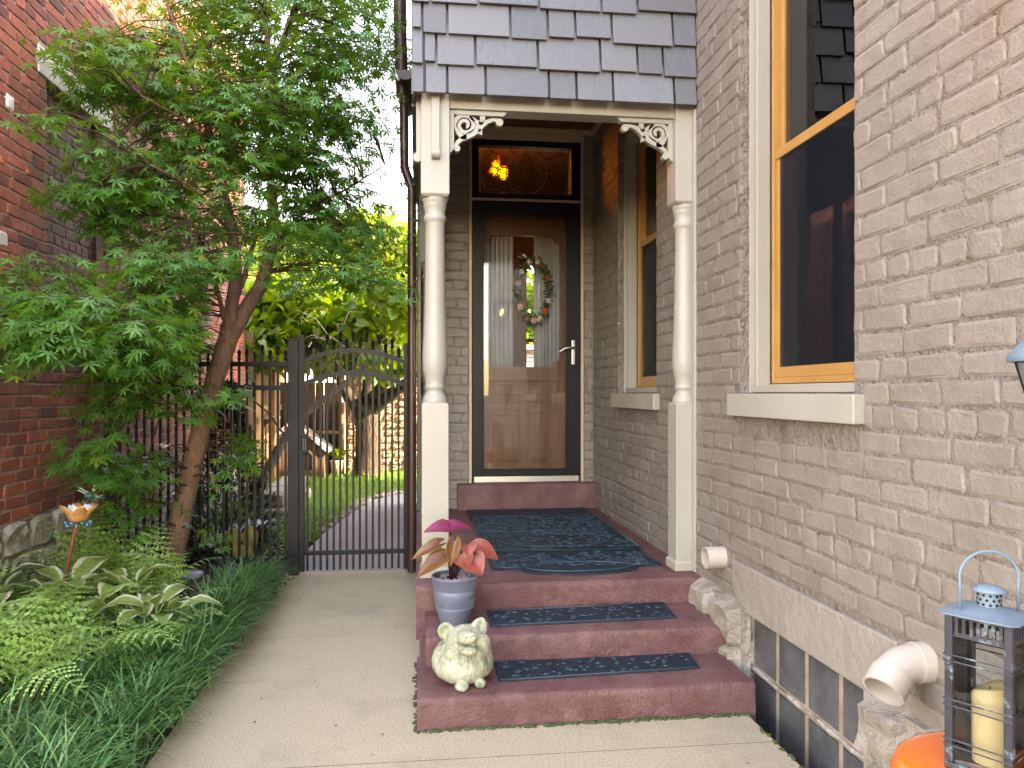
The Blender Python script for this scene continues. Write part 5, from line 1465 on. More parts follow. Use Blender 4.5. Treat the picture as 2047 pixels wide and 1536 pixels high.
# ================================================================== HOSTAS
def hosta_mat(name, mid, edge):
    m = mk(name, mid, tuple(c*.8 for c in mid), 12, rough=.4, transl=.28, rand=.12)
    nt = m.node_tree; N = nt.nodes; L = nt.links; bs = N['Principled BSDF']; src = bs.inputs['Base Color'].links[0].from_socket
    uv = N.new('ShaderNodeUVMap'); sx = N.new('ShaderNodeSeparateXYZ'); L.new(uv.outputs[0], sx.inputs[0])
    ab = N.new('ShaderNodeMath'); ab.operation = 'ABSOLUTE'; L.new(sx.outputs[0], ab.inputs[0])
    nz = N.new('ShaderNodeTexNoise'); nz.inputs['Scale'].default_value = 22; ge = N.new('ShaderNodeNewGeometry'); L.new(ge.outputs['Position'], nz.inputs['Vector'])
    ma = N.new('ShaderNodeMath'); ma.operation = 'MULTIPLY_ADD'; ma.inputs[1].default_value = .5; L.new(nz.outputs['Fac'], ma.inputs[0]); L.new(ab.outputs[0], ma.inputs[2])
    r = N.new('ShaderNodeMapRange'); r.inputs[1].default_value = .88; r.inputs[2].default_value = 1.0; L.new(ma.outputs[0], r.inputs[0])
    x = N.new('ShaderNodeMix'); x.data_type = 'RGBA'; L.new(r.outputs[0], x.inputs[0]); L.new(src, x.inputs[6]); x.inputs[7].default_value = (*edge, 1); L.new(x.outputs[2], bs.inputs['Base Color'])
    w = N.new('ShaderNodeMath'); w.operation = 'MULTIPLY'; w.inputs[1].default_value = 42; L.new(ab.outputs[0], w.inputs[0]); s = N.new('ShaderNodeMath'); s.operation = 'SINE'; L.new(w.outputs[0], s.inputs[0])
    b = N.new('ShaderNodeBump'); b.inputs['Strength'].default_value = .5; b.inputs['Distance'].default_value = .004; L.new(s.outputs[0], b.inputs['Height']); L.new(b.outputs[0], bs.inputs['Normal'])
    return m
HM = [hosta_mat('hosta_green', (.06,.20,.06), (.62,.64,.42)), hosta_mat('hosta_lime', (.26,.40,.09), (.72,.74,.52))]
def hosta_leaf(mat, L=.2, W=.062):
    vs = []; uv = []; n = 7; J = 9; fs = []
    vs_st = []
    for j in range(J):
        t = j/(J-1); w = W*(math.sin(math.pi*min(1, t*.88 + .10))**.8)*(1 if t < .98 else .05); yy = L*t
        for i in range(n):
            s = i/(n-1)*2 - 1; vs.append((s*w, yy, .25*abs(s)*w + L*(.55*t - .75*t*t) + .004*math.sin(t*14)*abs(s))); uv.append((s, t))
    for j in range(J-1):
        for i in range(n-1): fs.append((j*n+i, j*n+i+1, (j+1)*n+i+1, (j+1)*n+i))
    k = len(vs); vs += [(-.004, 0, 0), (.004, 0, 0), (.003, -.14, -.10), (-.003, -.14, -.10)]; uv += [(0, 0)]*4; fs.append((k, k+1, k+2, k+3))
    return fastmesh('leaf', vs, fs, mat, True, uv)
HL = [[hosta_leaf(m, .2 + .03*i, .06 + .01*i) for i in range(3)] for m in HM]
hostas = [(-2.0,3.88,0,1.05,'large green hosta with cream edged leaves at the left edge of the photo'),(-1.72,4.02,1,.95,'pale lime hosta with an upright leaf beside the copper rod'),(-1.43,4.0,1,.95,'pale lime hosta with white edges in the middle of the bed'),(-1.2,3.74,1,.8,'white edged hosta next to the strappy grass'),(-1.85,3.55,1,.85,'lime hosta half hidden among the ferns at the left')]
for (x, y, mi, s, lab) in hostas:
    t = thing('hosta', lab, 'hosta', (x, y, .07), 'hostas between the ferns', q.uniform(0, 6.28))
    for i in range(15):
        o = bpy.data.objects.new('leaf', q.choice(HL[mi])); o.parent = t; col.objects.link(o); k = s*q.uniform(.7, 1.05); a = 2*math.pi*i*.382 + q.uniform(-.2, .2); rr_ = .05 + .012*i
        o.location = (-math.sin(a)*rr_*s, math.cos(a)*rr_*s, (.26 - .010*i)*s); o.rotation_euler = (q.uniform(.1, .7) - .03*i, q.uniform(-.2, .2), a); o.scale = (k, k, k)
# heart leaved seedlings at the foot of the maple
for (u, v, lab, mm) in ((305, 1150, 'small green seedling left of the maple trunk', 'leafyard'), (350, 1178, 'low yellow green seedling in front of the maple trunk', 'leafback')):
    c = at(u, v, Z=.02); t = thing('seedling', lab, 'plant', c)
    for i in range(9):
        a = q.uniform(0, 6.28); d = q.uniform(.02, .07); vs, fs = caladium_leaf(.05, .024, .2, .3)
        m4 = Matrix.Translation(c + Vector((d*math.cos(a), d*math.sin(a), q.uniform(.03, .08)))) @ Euler((q.uniform(-.2, .5), q.uniform(-.3, .3), a)).to_matrix().to_4x4()
        add('leaf', MB().add([m4 @ Vector(p) for p in vs], fs), M[mm], t, smooth=True)

# ================================================================== STRAPPY GRASS EDGING, MULCH CHIPS, LAWN
def blades(spots, mat, name, label, cat, Ls, w, seg, q, bend=(.5, 1.3), lean=None):
    V = []; F = []
    for (x, y, z) in spots:
        a = q.uniform(0, 6.283); L = q.uniform(*Ls); bd = q.uniform(*bend); el = q.uniform(.9, 1.5)
        if lean and q.random() < .5: a = lean + q.gauss(0, .7)
        dx, dy = math.cos(a), math.sin(a); px, py = -dy, dx; k = len(V); cx, cy_, cz = x, y, z; ang = el
        for i in range(seg+1):
            t = i/seg; ww = w*(1 - t**2.2)*(.6 + .4*min(1, t*4)) + .0003
            V += [(cx - px*ww, cy_ - py*ww, cz), (cx + px*ww, cy_ + py*ww, cz)]
            st = L/seg; cx += dx*math.cos(ang)*st; cy_ += dy*math.cos(ang)*st; cz += math.sin(ang)*st; ang -= bd*2.0/seg*(.5 + t)
            cz = max(cz, .006)
        for i in range(seg): F.append((k+2*i, k+2*i+1, k+2*i+3, k+2*i+2))
    o = bpy.data.objects.new(name, fastmesh(name, V, F, mat)); place(o, None); return setp(o, label, cat, kind='stuff')
sp = []
for k in range(340):
    y = q.uniform(1.85, 4.95); far = max(0, (y - 3.3)/1.6)
    x = -.93 - abs(q.gauss(0, .15 - .07*far)) 
    if y < 3.25 and k % 3: x = q.uniform(-2.05, -.98)
    n = int(26*(1 - .35*far)) if not (3.0 < y < 3.3 and x < -1.3) else 8
    for j in range(n): sp.append((x + q.gauss(0, .03), y + q.gauss(0, .03), .02))
blades(sp, M['liriope'], 'strappy_grass', 'dark green strappy grass edging the bed and spilling onto the path', 'grass', (.17, .36), .0042, 6, q, (.5, 1.25), lean=-.25)
V = []; 
mats = []
for k in range(2600):
    y = q.uniform(4.3, 6.5); x = q.uniform(-2.05, -.9 + (.10 if 4.7 < y < 5.3 else 0)*q.random())
    mats.append(Matrix.Translation((x, y, .035 + q.uniform(-.01, .012))) @ Euler((q.uniform(-.6, .6), q.uniform(-.6, .6), q.uniform(0, 6.28))).to_matrix().to_4x4() @ Matrix.Diagonal((q.uniform(.5, 1.6), q.uniform(.6, 1), 1, 1)))
cb = MB().box(-.018, .018, -.007, .007, -.003, .003); V, F = multi(cb.v, cb.f, mats)
o = bpy.data.objects.new('mulch_chips', fastmesh('mulch_chips', V, F, M['mulch'])); place(o, None); setp(o, 'brown bark mulch chips under the maple and along the fence', 'mulch', kind='stuff')
sp = []
for k in range(26000):
    y = 6.6 + 5.6*q.random()**1.25; x = q.uniform(-2.6, 3.5)
    if y < 9.15 and x > edge_x(y) - .02: continue
    if y >= 9.15 and x > -.5 and y < 9.15 + (x + .5)*.75 + .9 and x < 3 and not (y > 10.2): 
        if y < 9.7 + max(0, (x + .16))*.5: continue
    if y < 9.9 and x < -2.08: continue
    sp.append((x, y, -.012))
blades(sp, M['grass'], 'lawn_grass', 'bright green lawn grass behind the iron gate', 'grass', (.05, .11), .0045, 2, q, (.2, .7))
# leafy ground cover along the path, nearer the gate
mats = []
for k in range(2600):
    y = q.uniform(5.9, 7.7); x = q.uniform(-1.75 + .1*(y - 6), edge_x(y) - .02)
    if x < -1.5 and y < 6.3: continue
    mats.append(Matrix.Translation((x, y, q.uniform(.0, .07))) @ Euler((q.uniform(-.5, .5), q.uniform(-.5, .5), q.uniform(0, 6.28))).to_matrix().to_4x4() @ Matrix.Scale(q.uniform(.028, .05), 4))
V, F = multi([(0,0,0),(.4,.45,.1),(0,1,0),(-.4,.45,.1)], [(0, 1, 2), (0, 2, 3)], mats)
o = bpy.data.objects.new('ground_cover', fastmesh('ground_cover', V, F, M['grass'])); place(o, None); setp(o, 'leafy bright ground cover beside the path just past the gate', 'ground cover', kind='stuff')
mats = []
for k in range(260):
    i = q.choice((2, 3, 3, 4, 4, 5, 5, 6)); t = q.random(); (xa, ya), (xb, yb_) = edge[i], edge[i+1]
    mats.append(Matrix.Translation((xa + (xb-xa)*t - q.uniform(0, .13), ya + (yb_-ya)*t + q.uniform(0, .1), .005)) @ Euler((0, 0, q.uniform(0, 6))).to_matrix().to_4x4() @ Matrix.Diagonal((q.uniform(.02, .045), q.uniform(.02, .035), q.uniform(.012, .025), 1)))
cb = MB().ball((0, 0, 0), 1, 6, 4); V, F = multi(cb.v, tri(cb.f), mats)
o = bpy.data.objects.new('pebbles', fastmesh('pebbles', V, F, M['pebble'], True)); place(o, None); setp(o, 'loose pebbles edging the curve of the path behind the gate', 'pebbles', kind='stuff')
mats = []
for k in range(70):
    x, y = q.choice([(q.uniform(-.9, -.5), q.uniform(4.7, 5.25)), (q.uniform(-.9, 1.2), q.uniform(1.6, 4.5))]); 
    if y > 2.8 and x > -.02: continue
    mats.append(Matrix.Translation((x, y, .004)) @ Euler((q.uniform(-.3, .3), q.uniform(-.3, .3), q.uniform(0, 6))).to_matrix().to_4x4() @ Matrix.Scale(q.uniform(.006, .016), 4))
V, F = multi([(0,0,0),(.35,.5,.1),(0,1,.2),(-.35,.5,.1)], [(0, 1, 2), (0, 2, 3)], mats)
o = bpy.data.objects.new('leaf_litter', fastmesh('leaf_litter', V, F, M['mulch'])); place(o, None); setp(o, 'scattered dry bits on the concrete path', 'litter', kind='stuff')

# ================================================================== GARDEN ORNAMENTS
ts = thing('tulip_stake', 'orange glass flower bowl with blue beads on a leaning copper rod', 'garden ornament', at(118, 1215, Y=4.02))
bc = at(157, 1043, Y=4.02)
m = MB(); m.tube([at(112, 1245, Y=4.02), at(150, 1060, Y=4.02), bc], [.010, .009, .009], 8); add('rod', m, M['copper'], ts, smooth=True)
def petals(c, r, hgt, n, out, mat, name, zoff=0):
    for k in range(n):
        a0 = 2*math.pi*k/n; vs = []; fs = []; J, I = 6, 5
        for j in range(J):
            t = j/(J-1); rr_ = r*(.55 + out*t**1.6); wd = (math.pi/n)*1.15*(1 - .75*max(0, t-.45)/.55)
            for i in range(I):
                s = i/(I-1)*2 - 1; a = a0 + s*wd; vs.append(c + Vector((rr_*math.cos(a), rr_*math.sin(a), zoff + hgt*t - .006*(1 - s*s))))
        for j in range(J-1):
            for i in range(I-1): fs.append((j*I+i, j*I+i+1, (j+1)*I+i+1, (j+1)*I+i))
        o = add(name, MB().add(vs, fs), mat, ts, smooth=True); o.modifiers.new('thick', 'SOLIDIFY').thickness = .004
m = MB(); m.lathe([(0, 0), (.03, .002), (.046, .012), (.052, .03)], bc, 20, cap=False); add('cup', m, M['amber'], ts, smooth=True)
petals(bc + Vector((0, 0, .012)), .078, .07, 6, .62, M['amber'], 'petal')
petals(bc + Vector((0, 0, .018)), .062, .062, 5, .5, M['white'], 'inner_petal')
for k in range(14):
    a = 2*math.pi*k/14; m = MB(); m.ball(bc + Vector((.055*math.cos(a), .055*math.sin(a), -.002 - .012*(k % 2))), .0075, 8, 6); add('bead', m, M['bead'], ts, smooth=True)
df = thing('dragonfly', 'wire dragonfly ornament with pale wings on a thin spring stake', 'garden ornament', at(182, 991, Y=4.6))
c = at(181, 991, Y=4.6)
m = MB(); pts = [at(u, v, Y=4.6) for u, v in ((181, 991), (188, 980), (190, 972), (197, 962), (193, 956), (197, 945))]
m.tube([c, at(170, 1060, Y=4.65), at(166, 1180, Y=4.65)], .003, 5); add('stake', m, M['iron'], df)
m = MB(); [m.ball(p, .011 - .0012*i, 7, 5) for i, p in enumerate(pts)]; m.tube([pts[-1], at(195, 925, Y=4.6)], .0025, 5); add('tail', m, M['white'], df, smooth=True)
m = MB(); m.ball(at(175, 990, Y=4.6), .016, 9, 6); m.ball(at(184, 992, Y=4.6), .013, 9, 6); add('body', m, M['bead'], df, smooth=True)
for (u, v, dy) in ((153, 979, .0), (158, 972, .05), (210, 996, 0), (208, 990, .05)):
    m = MB(); e = at(u, v, Y=4.6 + dy); d = e - c; m.ball(c + d*.55, (d.length*.5, .012, .003), 10, 6, Matrix.Rotation(math.atan2(d.z, d.x)*-1, 3, 'Y')); add('wing', m, M['white'], df, smooth=True)
bl = thing('garden_spotlight', 'black garden spotlight with a round head behind the tall fern fronds', 'spotlight', at(195, 1180, Y=4.75))
m = MB(); m.ball(at(192, 1133, Y=4.75), .058, 16, 10); add('head', m, M['black'], bl, smooth=True)
m = MB(); p = at(198, 1165, Y=4.78); m.box(p.x - .1, p.x + .08, p.y - .05, p.y + .06, .03, p.z + .03); add('base', m, M['black'], bl, bevel=.012)
dc = thing('glass_mushroom', 'flat grey glass disc on a thin green stem at the foot of the maple', 'garden ornament', at(372, 1185, Y=4.72))
m = MB(); p = at(384, 1149, Y=4.75); m.lathe([(.003, -.028), (.03, -.022), (.06, -.006), (.066, .004), (.05, .012), (0, .016)], p, 24, Matrix.Rotation(rad(12), 3, 'X')); add('disc', m, M['slate'], dc, smooth=True)
m = MB(); m.tube([at(370, 1192, Y=4.72), at(382, 1158, Y=4.75)], .005, 6); add('stem', m, M['leafback'], dc)
hk = thing('scroll_hook', 'grey scrolled garden hook topped by a small white bird, beside the maple trunk', 'garden ornament', at(292, 1150, Y=5.3))
PP = lambda L: [at(u, v, Y=5.3) for u, v in L]
m = MB(); m.tube(PP([(291, 1160), (296, 1060), (303, 985), (303, 930), (306, 915), (316, 905), (330, 900), (342, 907), (346, 918), (341, 927), (332, 926), (328, 919), (333, 914)]), .006, 8); m.tube(PP([(298, 1040), (303, 930), (309, 919), (314, 922), (313, 929), (306, 930)]), .005, 8); m.tube(PP([(328, 900), (324, 925), (300, 980)]), .004, 6); m.tube(PP([(291, 1160), (300, 1095), (310, 1060)]), .003, 6)
add('hook', m, M['slate'], hk, smooth=True)
bird = thing('bird_figure', 'tiny white bird figure perched on the scrolled hook', 'bird figure', at(329, 897, Y=5.3))
m = MB(); b = at(329, 893, Y=5.3); m.ball(b, (.022, .013, .014), 10, 8, Matrix.Rotation(rad(-8), 3, 'Y')); m.ball(b + Vector((-.020, 0, .012)), .010, 8, 6); m.prism([(-.032, .010), (-.027, .014), (-.027, .008)], lambda x, z: b + Vector((x - .003, -.002, z)), lambda x, z: b + Vector((x - .003, .002, z))); m.prism([(.012, .002), (.038, .022), (.034, .006)], lambda x, z: b + Vector((x, -.006, z)), lambda x, z: b + Vector((x, .006, z)))
add('body', m, M['white'], bird, smooth=True)
yb2 = 5.75
def butter(X, Y, Z):
    e = lambda c, r: ell(X, Y, Z, c, r)
    f = smin(e((-.062, 0, .17), (.058, .03, .085)), e((.062, 0, .18), (.058, .03, .085)), .012)
    f = smin(f, e((-.04, 0, .07), (.055, .035, .06)), .015); f = smin(f, e((.04, 0, .07), (.055, .035, .06)), .015)
    return smin(f, e((0, -.005, .02), (.075, .05, .03)), .015)
pv, pf = carve(butter, (-.14, -.08, -.02), (.14, .08, .30), .008)
oc = at(483, 1132, Y=yb2); oc.z = .02
me = fastmesh('butterfly_ornament', pv + np.array(oc), pf, M['yellow'], True); o = bpy.data.objects.new('butterfly_ornament', me); place(o, None); setp(o, 'mustard yellow wing shaped ceramic ornament standing behind the iron fence', 'garden ornament')
bn = thing('stone_bench', 'flat grey stone bench slab lying behind the yellow ornament', 'bench', at(490, 1065, Y=6.2))
A, B = at(438, 1075, Y=6.0), at(524, 1046, Y=6.75)
m = MB(); m.obox((A + B)/2, ((B - A).length + .1, .26, .05), Matrix.Rotation(math.atan2(B.y - A.y, B.x - A.x), 3, 'Z')); add('slab', m, M['palestone'], bn, bevel=.01)
for p in (A.lerp(B, .2), A.lerp(B, .8)): m = MB(); m.box(p.x - .06, p.x + .06, p.y - .06, p.y + .06, -.02, p.z - .03); add('support', m, M['greystone'], bn)
sh = thing('conifer_shrub', 'dark narrow evergreen shrub behind the iron fence beside the maple', 'shrub', (-1.5, 6.2, 0))
m = MB(); m.tube([(-1.5, 6.25, -.05), (-1.5, 6.25, .9)], [.03, .01], 8); add('stem', m, M['barkgrey'], sh)
mats = []
for k in range(5200):
    z = 1.32*q.random()**.85; r = .36*(1 - (z/1.38)**1.6)*math.sqrt(q.uniform(.25, 1)) + .02; a = q.uniform(0, 6.28); w = 1 + .18*math.sin(a*3 + z*5)
    mats.append(Matrix.Translation((-1.5 + r*w*math.cos(a), 6.25 + r*w*math.sin(a), z)) @ Matrix.Rotation(a - math.pi/2, 4, 'Z') @ Matrix.Rotation(q.uniform(.0, 1.2), 4, 'X') @ Matrix.Rotation(q.uniform(-1, 1), 4, 'Y') @ Matrix.Scale(q.uniform(.035, .075), 4))
V, F = multi([(0,0,0),(.14,.4,.05),(0,1,0),(-.14,.4,.05),(.32,.75,-.03),(-.32,.7,.03)], [(0, 1, 2), (0, 2, 3), (0, 4, 1), (0, 3, 5)], mats)
o = bpy.data.objects.new('crown', fastmesh('crown', V, F, M['conifer'])); place(o, sh)

# ================================================================== BACK YARD
lw = thing('stone_edging', 'low dry stone edging of pale blocks beside the tan fence', 'stone edging', at(520, 1010, Y=8.3))
for row in range(2):
    for k in range(5):
        m = MB(); x = -1.42 - .04*row; y = 7.75 + .36*k + .15*row; m.obox((x + q.uniform(-.03, .03) - .0, y, .06 + .13*row), (.30, .33, .12), Matrix.Rotation(q.uniform(-.12, .12), 3, 'Z')); add('stone', m, M['greystone'], lw, bevel=.02)
wf = thing('plank_fence', 'tan vertical plank fence running back from the end of the red brick house', 'fence', (-2.16, 11.2, 0))
XF = -2.16; y = 9.80; k = 0
while y < 12.9:
    m = MB(); zt = 1.83 + .01*math.sin(k); m.box(XF - .02, XF + q.uniform(-.002, .004), y, y + .136, -.05, zt); add('plank', m, M['fencewood'], wf); y += .142; k += 1
m = MB()
for z in (.12, .98, 1.55): m = MB(); m.box(XF + .005, XF + .045, 9.97, 12.9, z, z + .09); add('rail', m, M['fencewood'], wf)
m = MB()
for yy in (9.86, 11.3): m = MB(); m.box(XF + .047, XF + .14, yy, yy + .1, -.1, 2.02 if yy < 10 else 1.86); add('post', m, M['fencewood'], wf, bevel=.004)
bf = thing('plank_screen', 'shaded brown plank screen behind the doghouse', 'fence', (-1.6, 12.5, 0)); x = -2.14
while x < -1.2:
    m = MB(); m.box(x, x + .13, 12.42, 12.44, -.05, 1.42); add('plank', m, M['doghouse'], bf); x += .136
m = MB(); m.box(-1.85, -1.15, 12.1, 12.42, .62, .66); m.box(-1.2, -1.12, 12.1, 12.42, -.05, 1.1); add('shelf', m, M['fencewood'], bf)
bw = thing('block_wall', 'tan rock faced block wall at the back of the yard', 'wall', (.6, 12.6, 0))
m = MB(); m.box(-1.12, 4.5, 12.60, 12.8, -.2, 1.52); add('core', m, M['redmortar'], bw)
fB = lambda u, v, d: (u, 12.595 - d, v)
rB = lay(-1.11, .35, -.04, 1.5, .117, [], length=.185, joint=.010, headers=0, seed=4)
cache = []
for k in range(14):
    z0 = Vector(fB(0, 0, 0)); vs, fs = stone_mesh(.19, .112, .04, q, lambda a, b, d: Vector(fB(a, b, d)) - z0, False); cache.append(MB().add(vs, fs).mesh('stone', M['block']))
for (a, b, c_, d) in rB:
    o = bpy.data.objects.new('stone', q.choice(cache)); place(o, bw); o.location = fB((a+b)/2, (c_+d)/2, 0); o.scale = ((b-a)/.185, 1, 1)
gr = thing('far_garage', 'pale plain wall of a building beyond the block wall', 'building', (1.5, 15, 0))
m = MB(); m.box(-1.0, 5, 15, 18, -.2, 2.1); add('wall', m, M['wallfar'], gr); m = MB(); m.box(-1.15, 5.15, 14.85, 18.1, 2.1, 2.2); add('roof', m, M['greyboard'], gr)
m = MB(); m.box(.2, 1.0, 14.96, 15.0, 1.2, 1.85); add('window', m, M['black'], gr)
dh = thing('doghouse', 'small brown wooden doghouse with a pale roof edge on the lawn', 'doghouse', (-1.62, 11.75, 0))
dx0, dx1, dy0, dy1 = -2.0, -1.36, 11.55, 12.1
m = MB(); xm = -1.78
m.prism([(dx0, -.02), (dx1, -.02), (dx1, .40), (xm, .80), (dx0, .62)], lambda a, b: (a, dy0, b), lambda a, b: (a, dy1, b)); add('body', m, M['doghouse'], dh, fix=True)
m = MB(); m.prism([(xm - .05, .845), (xm, .80), (dx1 + .06, .36), (dx1 + .10, .40)], lambda a, b: (a, dy0 - .05, b), lambda a, b: (a, dy1 + .05, b)); m.prism([(xm - .05, .845), (xm, .80), (dx0 - .05, .60), (dx0 - .07, .64)], lambda a, b: (a, dy0 - .05, b), lambda a, b: (a, dy1 + .05, b)); add('roof', m, M['greyboard'], dh, fix=True)
m = MB(); cxd, czd = -1.60, .30; m.prism([(cxd - .07, .12), (cxd + .07, .12)] + [(cxd + .07*math.cos(rad(a)), czd + .07*math.sin(rad(a))) for a in range(0, 181, 20)], lambda a, b: (a, dy0 - .012, b), lambda a, b: (a, dy0 + .01, b)); add('doorway_shade', m, M['black'], dh, fix=True)  # black plate; the dark inside is painted, no opening is cut
for k in range(5): m = MB(); x = dx0 + .04 + .13*k; m.box(x, x + .004, dy0 - .004, dy0, 0, .38); add('groove_shade', m, M['black'], dh)  # raised black strips; the shade of board joints is put into the colour
pp_ = thing('potted_plant', 'green plant in a dark pot between the doghouse and the plank screen', 'potted plant', (-1.17, 11.7, 0))
m = MB(); m.lathe([(.08, 0), (.11, .22), (.115, .24), (.10, .24)], (-1.19, 11.75, 0), 16); add('pot', m, M['greystone'], pp_, smooth=True)
mats = [Matrix.Translation((-1.19 + q.gauss(0, .03), 11.75 + q.gauss(0, .03), q.uniform(.24, .34))) @ Euler((q.uniform(.2, 1.2), 0, q.uniform(0, 6.28))).to_matrix().to_4x4() @ Matrix.Scale(q.uniform(.13, .22), 4) for k in range(60)]
V, F = multi([(0,0,0),(.12,.4,.05),(0,1,-.1),(-.12,.4,.05)], [(0, 1, 2), (0, 2, 3)], mats); o = bpy.data.objects.new('leaves', fastmesh('leaves', V, F, M['leafyard'])); place(o, pp_)
fd = thing('bird_feeder', 'small wooden shelf feeder fixed on the tan fence', 'bird feeder', at(535, 840, X=-2.05))
p = at(533, 838, X=-2.04); m = MB(); m.box(p.x - .05, p.x + .16, p.y - .14, p.y + .14, p.z, p.z + .035); add('shelf', m, M['wood'], fd, bevel=.004); m = MB(); m.prism([(0, 0), (.13, 0), (0, -.14)], lambda a, b: (p.x - .05 + a, p.y - .02, p.z + b), lambda a, b: (p.x - .05 + a, p.y + .02, p.z + b)); add('bracket', m, M['doghouse'], fd, fix=True)

lf4 = [(0,0,0),(.42,.42,.08),(0,1,-.08),(-.42,.42,.08)]; lf4f = [(0, 1, 2), (0, 2, 3)]
heart = [(0,0,0),(.34,-.12,.05),(.5,.2,.09),(.3,.62,.03),(0,1,-.1),(-.3,.62,.03),(-.5,.2,.09),(-.34,-.12,.05)]; heartf = [(0,1,2),(0,2,3),(0,3,4),(0,4,5),(0,5,6),(0,6,7)]
def crown(parent, clumps, n, size, mat, shape=(lf4, lf4f), droop=(.1, 1.2), hollow_=.35):
    mats = []; tot = sum(r[0]*r[1]*r[2] for c, r in clumps)
    for c, r in clumps:
        for k in range(int(n*r[0]*r[1]*r[2]/tot) + 1):
            d = Vector((q.gauss(0, 1), q.gauss(0, 1), q.gauss(0, 1))).normalized(); f = q.uniform(hollow_, 1)**.6*q.uniform(.88, 1.12); p = Vector(c) + Vector((d.x*r[0], d.y*r[1], d.z*r[2]))*f
            if p.z < .3 and False: continue
            mats.append(Matrix.Translation(p) @ Matrix.Rotation(q.uniform(0, 6.28), 4, 'Z') @ Matrix.Rotation(-q.uniform(*droop), 4, 'X') @ Matrix.Rotation(q.gauss(0, .5), 4, 'Y') @ Matrix.Scale(q.uniform(.7, 1.25)*size, 4))
    V, F = multi(shape[0], shape[1], mats); o = bpy.data.objects.new('crown', fastmesh('crown', V, F, mat)); place(o, parent); return o
def wood_limbs(parent, name, lists, mat='barkgrey', n=10, seed=3):
    for i, L in enumerate(lists):
        P = [Vector(p[:3]) for p in L]; r = [p[3] for p in L]; P, r = dense(P, r, 4, .01, seed + i); m = MB(); m.tube(P, r, n); add(name if i else 'trunk', m, M[mat], parent, smooth=True)
yt = thing('yard_tree', 'yard tree with a forked grey trunk before the block wall', 'tree', (-.69, 11.9, 0))
T = lambda u, v, Y, r: (*at(u, v, Y=Y), r)
wood_limbs(yt, 'branch', [[T(735, 952, 11.75, .26), T(735, 935, 11.75, .20), T(737, 880, 11.75, .185), T(733, 835, 11.75, .19), T(728, 810, 11.75, .20)],
    [T(725, 825, 11.75, .12), T(700, 795, 11.6, .10), T(683, 770, 11.4, .075), T(668, 720, 11.0, .05)], [T(735, 820, 11.75, .14), T(742, 760, 11.8, .12), T(752, 680, 11.9, .10), T(765, 560, 12, .07)],
    [T(735, 830, 11.75, .12), T(765, 800, 11.6, .10), T(800, 775, 11.4, .085), T(850, 740, 11.2, .06)], [T(742, 800, 11.7, .09), T(770, 765, 11.3, .075), T(805, 745, 11.0, .06)]], seed=3, n=12)
cl = []
for k in range(44):
    u, v = q.uniform(500, 830), q.uniform(560, 735); Y = q.uniform(9.9, 12.2)
    cl.append((at(u, v, Y=Y), (.42, .42, .24)))
crown(yt, cl, 4200, .15, M['leafyard'], (heart, heartf), (.0, 1.1), .2)
m = MB()
for k in range(40):
    a = at(q.uniform(560, 800), q.uniform(640, 770), Y=q.uniform(9.6, 11.5)); d = Vector((q.uniform(-.5, .5), q.uniform(-.2, .2), q.uniform(-.5, .4))); m.tube([a, a + d*.5 + Vector((q.uniform(-.1, .1), 0, .08)), a + d], [.007, .005, .003], 5)
add('twigs', m, M['wood'], yt, smooth=True, kind='stuff')
vn = thing('leaning_trunk', 'bare leaning branch crossing in front of the tan fence', 'branch', at(515, 1000, Y=8.8))
P, r = dense([at(512, 1015, Y=8.8), at(520, 975, Y=8.8), at(540, 930, Y=8.9), at(575, 868, Y=9.1), at(620, 820, Y=9.3), at(680, 775, Y=9.6), at(735, 730, Y=10)], [.075, .065, .055, .05, .042, .036, .028], 5, .008, 4); m = MB(); m.tube(P, r, 10); P2, r2 = dense([at(506, 800, Y=9.2), at(540, 830, Y=9.2), at(560, 860, Y=9.2), at(572, 870, Y=9.1)], [.010, .012, .014, .02], 4, .004, 5); m.tube(P2, r2, 6); add('limb', m, M['barkgrey'], vn, smooth=True)
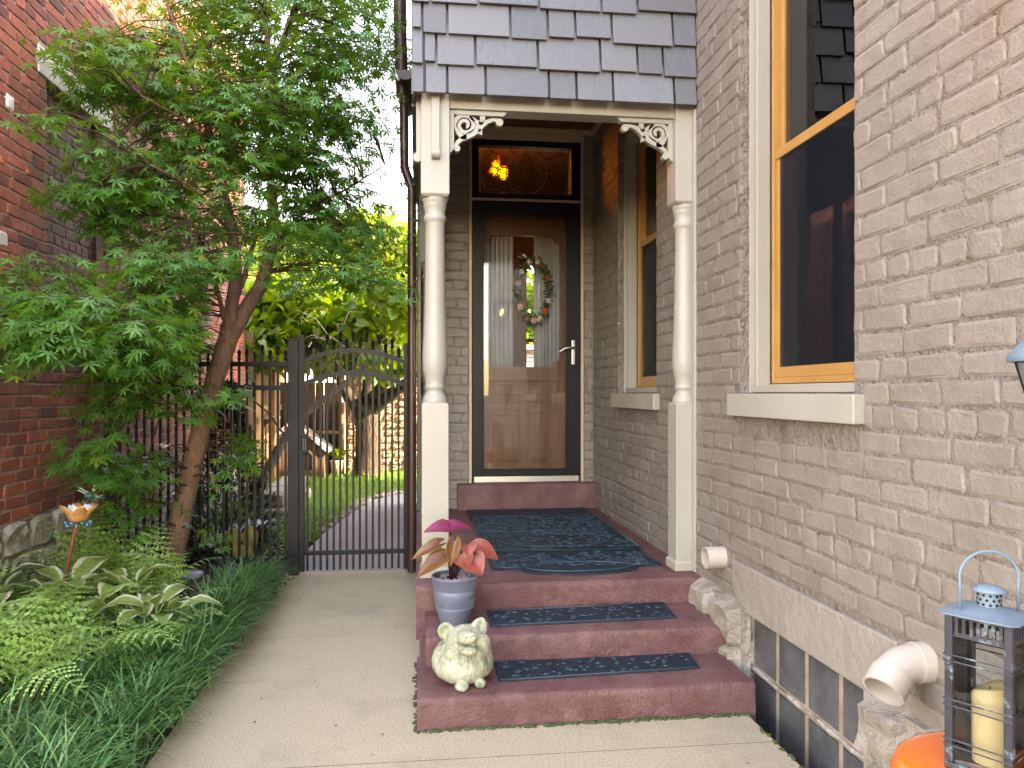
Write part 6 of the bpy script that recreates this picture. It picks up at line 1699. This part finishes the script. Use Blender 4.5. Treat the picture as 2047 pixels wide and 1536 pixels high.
def back_tree(name, label, x, y, zc, spread, hgt, n, size, mat, seed):
    t = thing('tree', label, 'tree', (x, y, -.1), 'trees beyond the yard'); rr_ = random.Random(seed)
    wood_limbs(t, 'limb', [[(x, y, -.2, .17), (x + .05, y, 1.2, .14), (x, y, zc - .3, .11)], [(x, y, zc - .5, .09), (x + spread*.4, y, zc + hgt*.3, .04)], [(x, y, zc - .5, .09), (x - spread*.4, y, zc + hgt*.3, .04)]], seed=seed, n=8)
    cl = []
    for k in range(16):
        a = rr_.uniform(0, 6.28); rr2 = spread*math.sqrt(rr_.random())*.8; cl.append(((x + rr2*math.cos(a), y + rr2*math.sin(a)*.7, zc + rr_.uniform(-.55, .8)*hgt*(1 - .4*rr2/spread)), (spread*.42, spread*.4, hgt*.30)))
    crown(t, cl, n, size, mat)
back_tree('tree', 'sunlit yellow green tree behind the maple above the tan fence', -2.6, 14.5, 3.1, 1.7, 1.5, 5200, .17, M['leafback'], 1)
back_tree('tree', 'bright tree rising above the yard tree beside the downspout', .0, 15.8, 3.9, 1.7, 1.5, 5600, .17, M['leafback'], 2)
back_tree('tree', 'darker green tree in the gap between the two sunlit trees', -1.5, 19.0, 4.0, 2.4, 1.9, 6500, .2, M['leafyard'], 3)
back_tree('tree', 'sunlit tree standing behind the tan fence at its near end', -3.6, 12.0, 2.2, 1.3, 1.2, 4200, .15, M['leafback'], 4)
back_tree('tree', 'wide tree farthest back, only seen through gaps in the leaves', 1.8, 24.0, 3.4, 4.2, 2.2, 6500, .26, M['leafyard'], 5)

mats = []
for k in range(300):
    t = q.random(); x, y = (q.uniform(.0, 1.28), 2.842) if t < .8 else (-.003, q.uniform(2.85, 3.6)) if t < .95 else (1.272, q.uniform(1.7, 2.84))
    mats.append(Matrix.Translation((x + q.gauss(0, .004), y - abs(q.gauss(0, .006)), .003)) @ Euler((0, 0, q.uniform(0, 6))).to_matrix().to_4x4() @ Matrix.Diagonal((q.uniform(.006, .016), q.uniform(.004, .009), q.uniform(.003, .009), 1)))
cb = MB().ball((0, 0, 0), 1, 6, 4); V, F = multi(cb.v, tri(cb.f), mats)
o = bpy.data.objects.new('moss', fastmesh('moss', V, F, M['moss'], True)); place(o, None); setp(o, 'dark green moss along the foot of the lowest step', 'moss', kind='stuff')
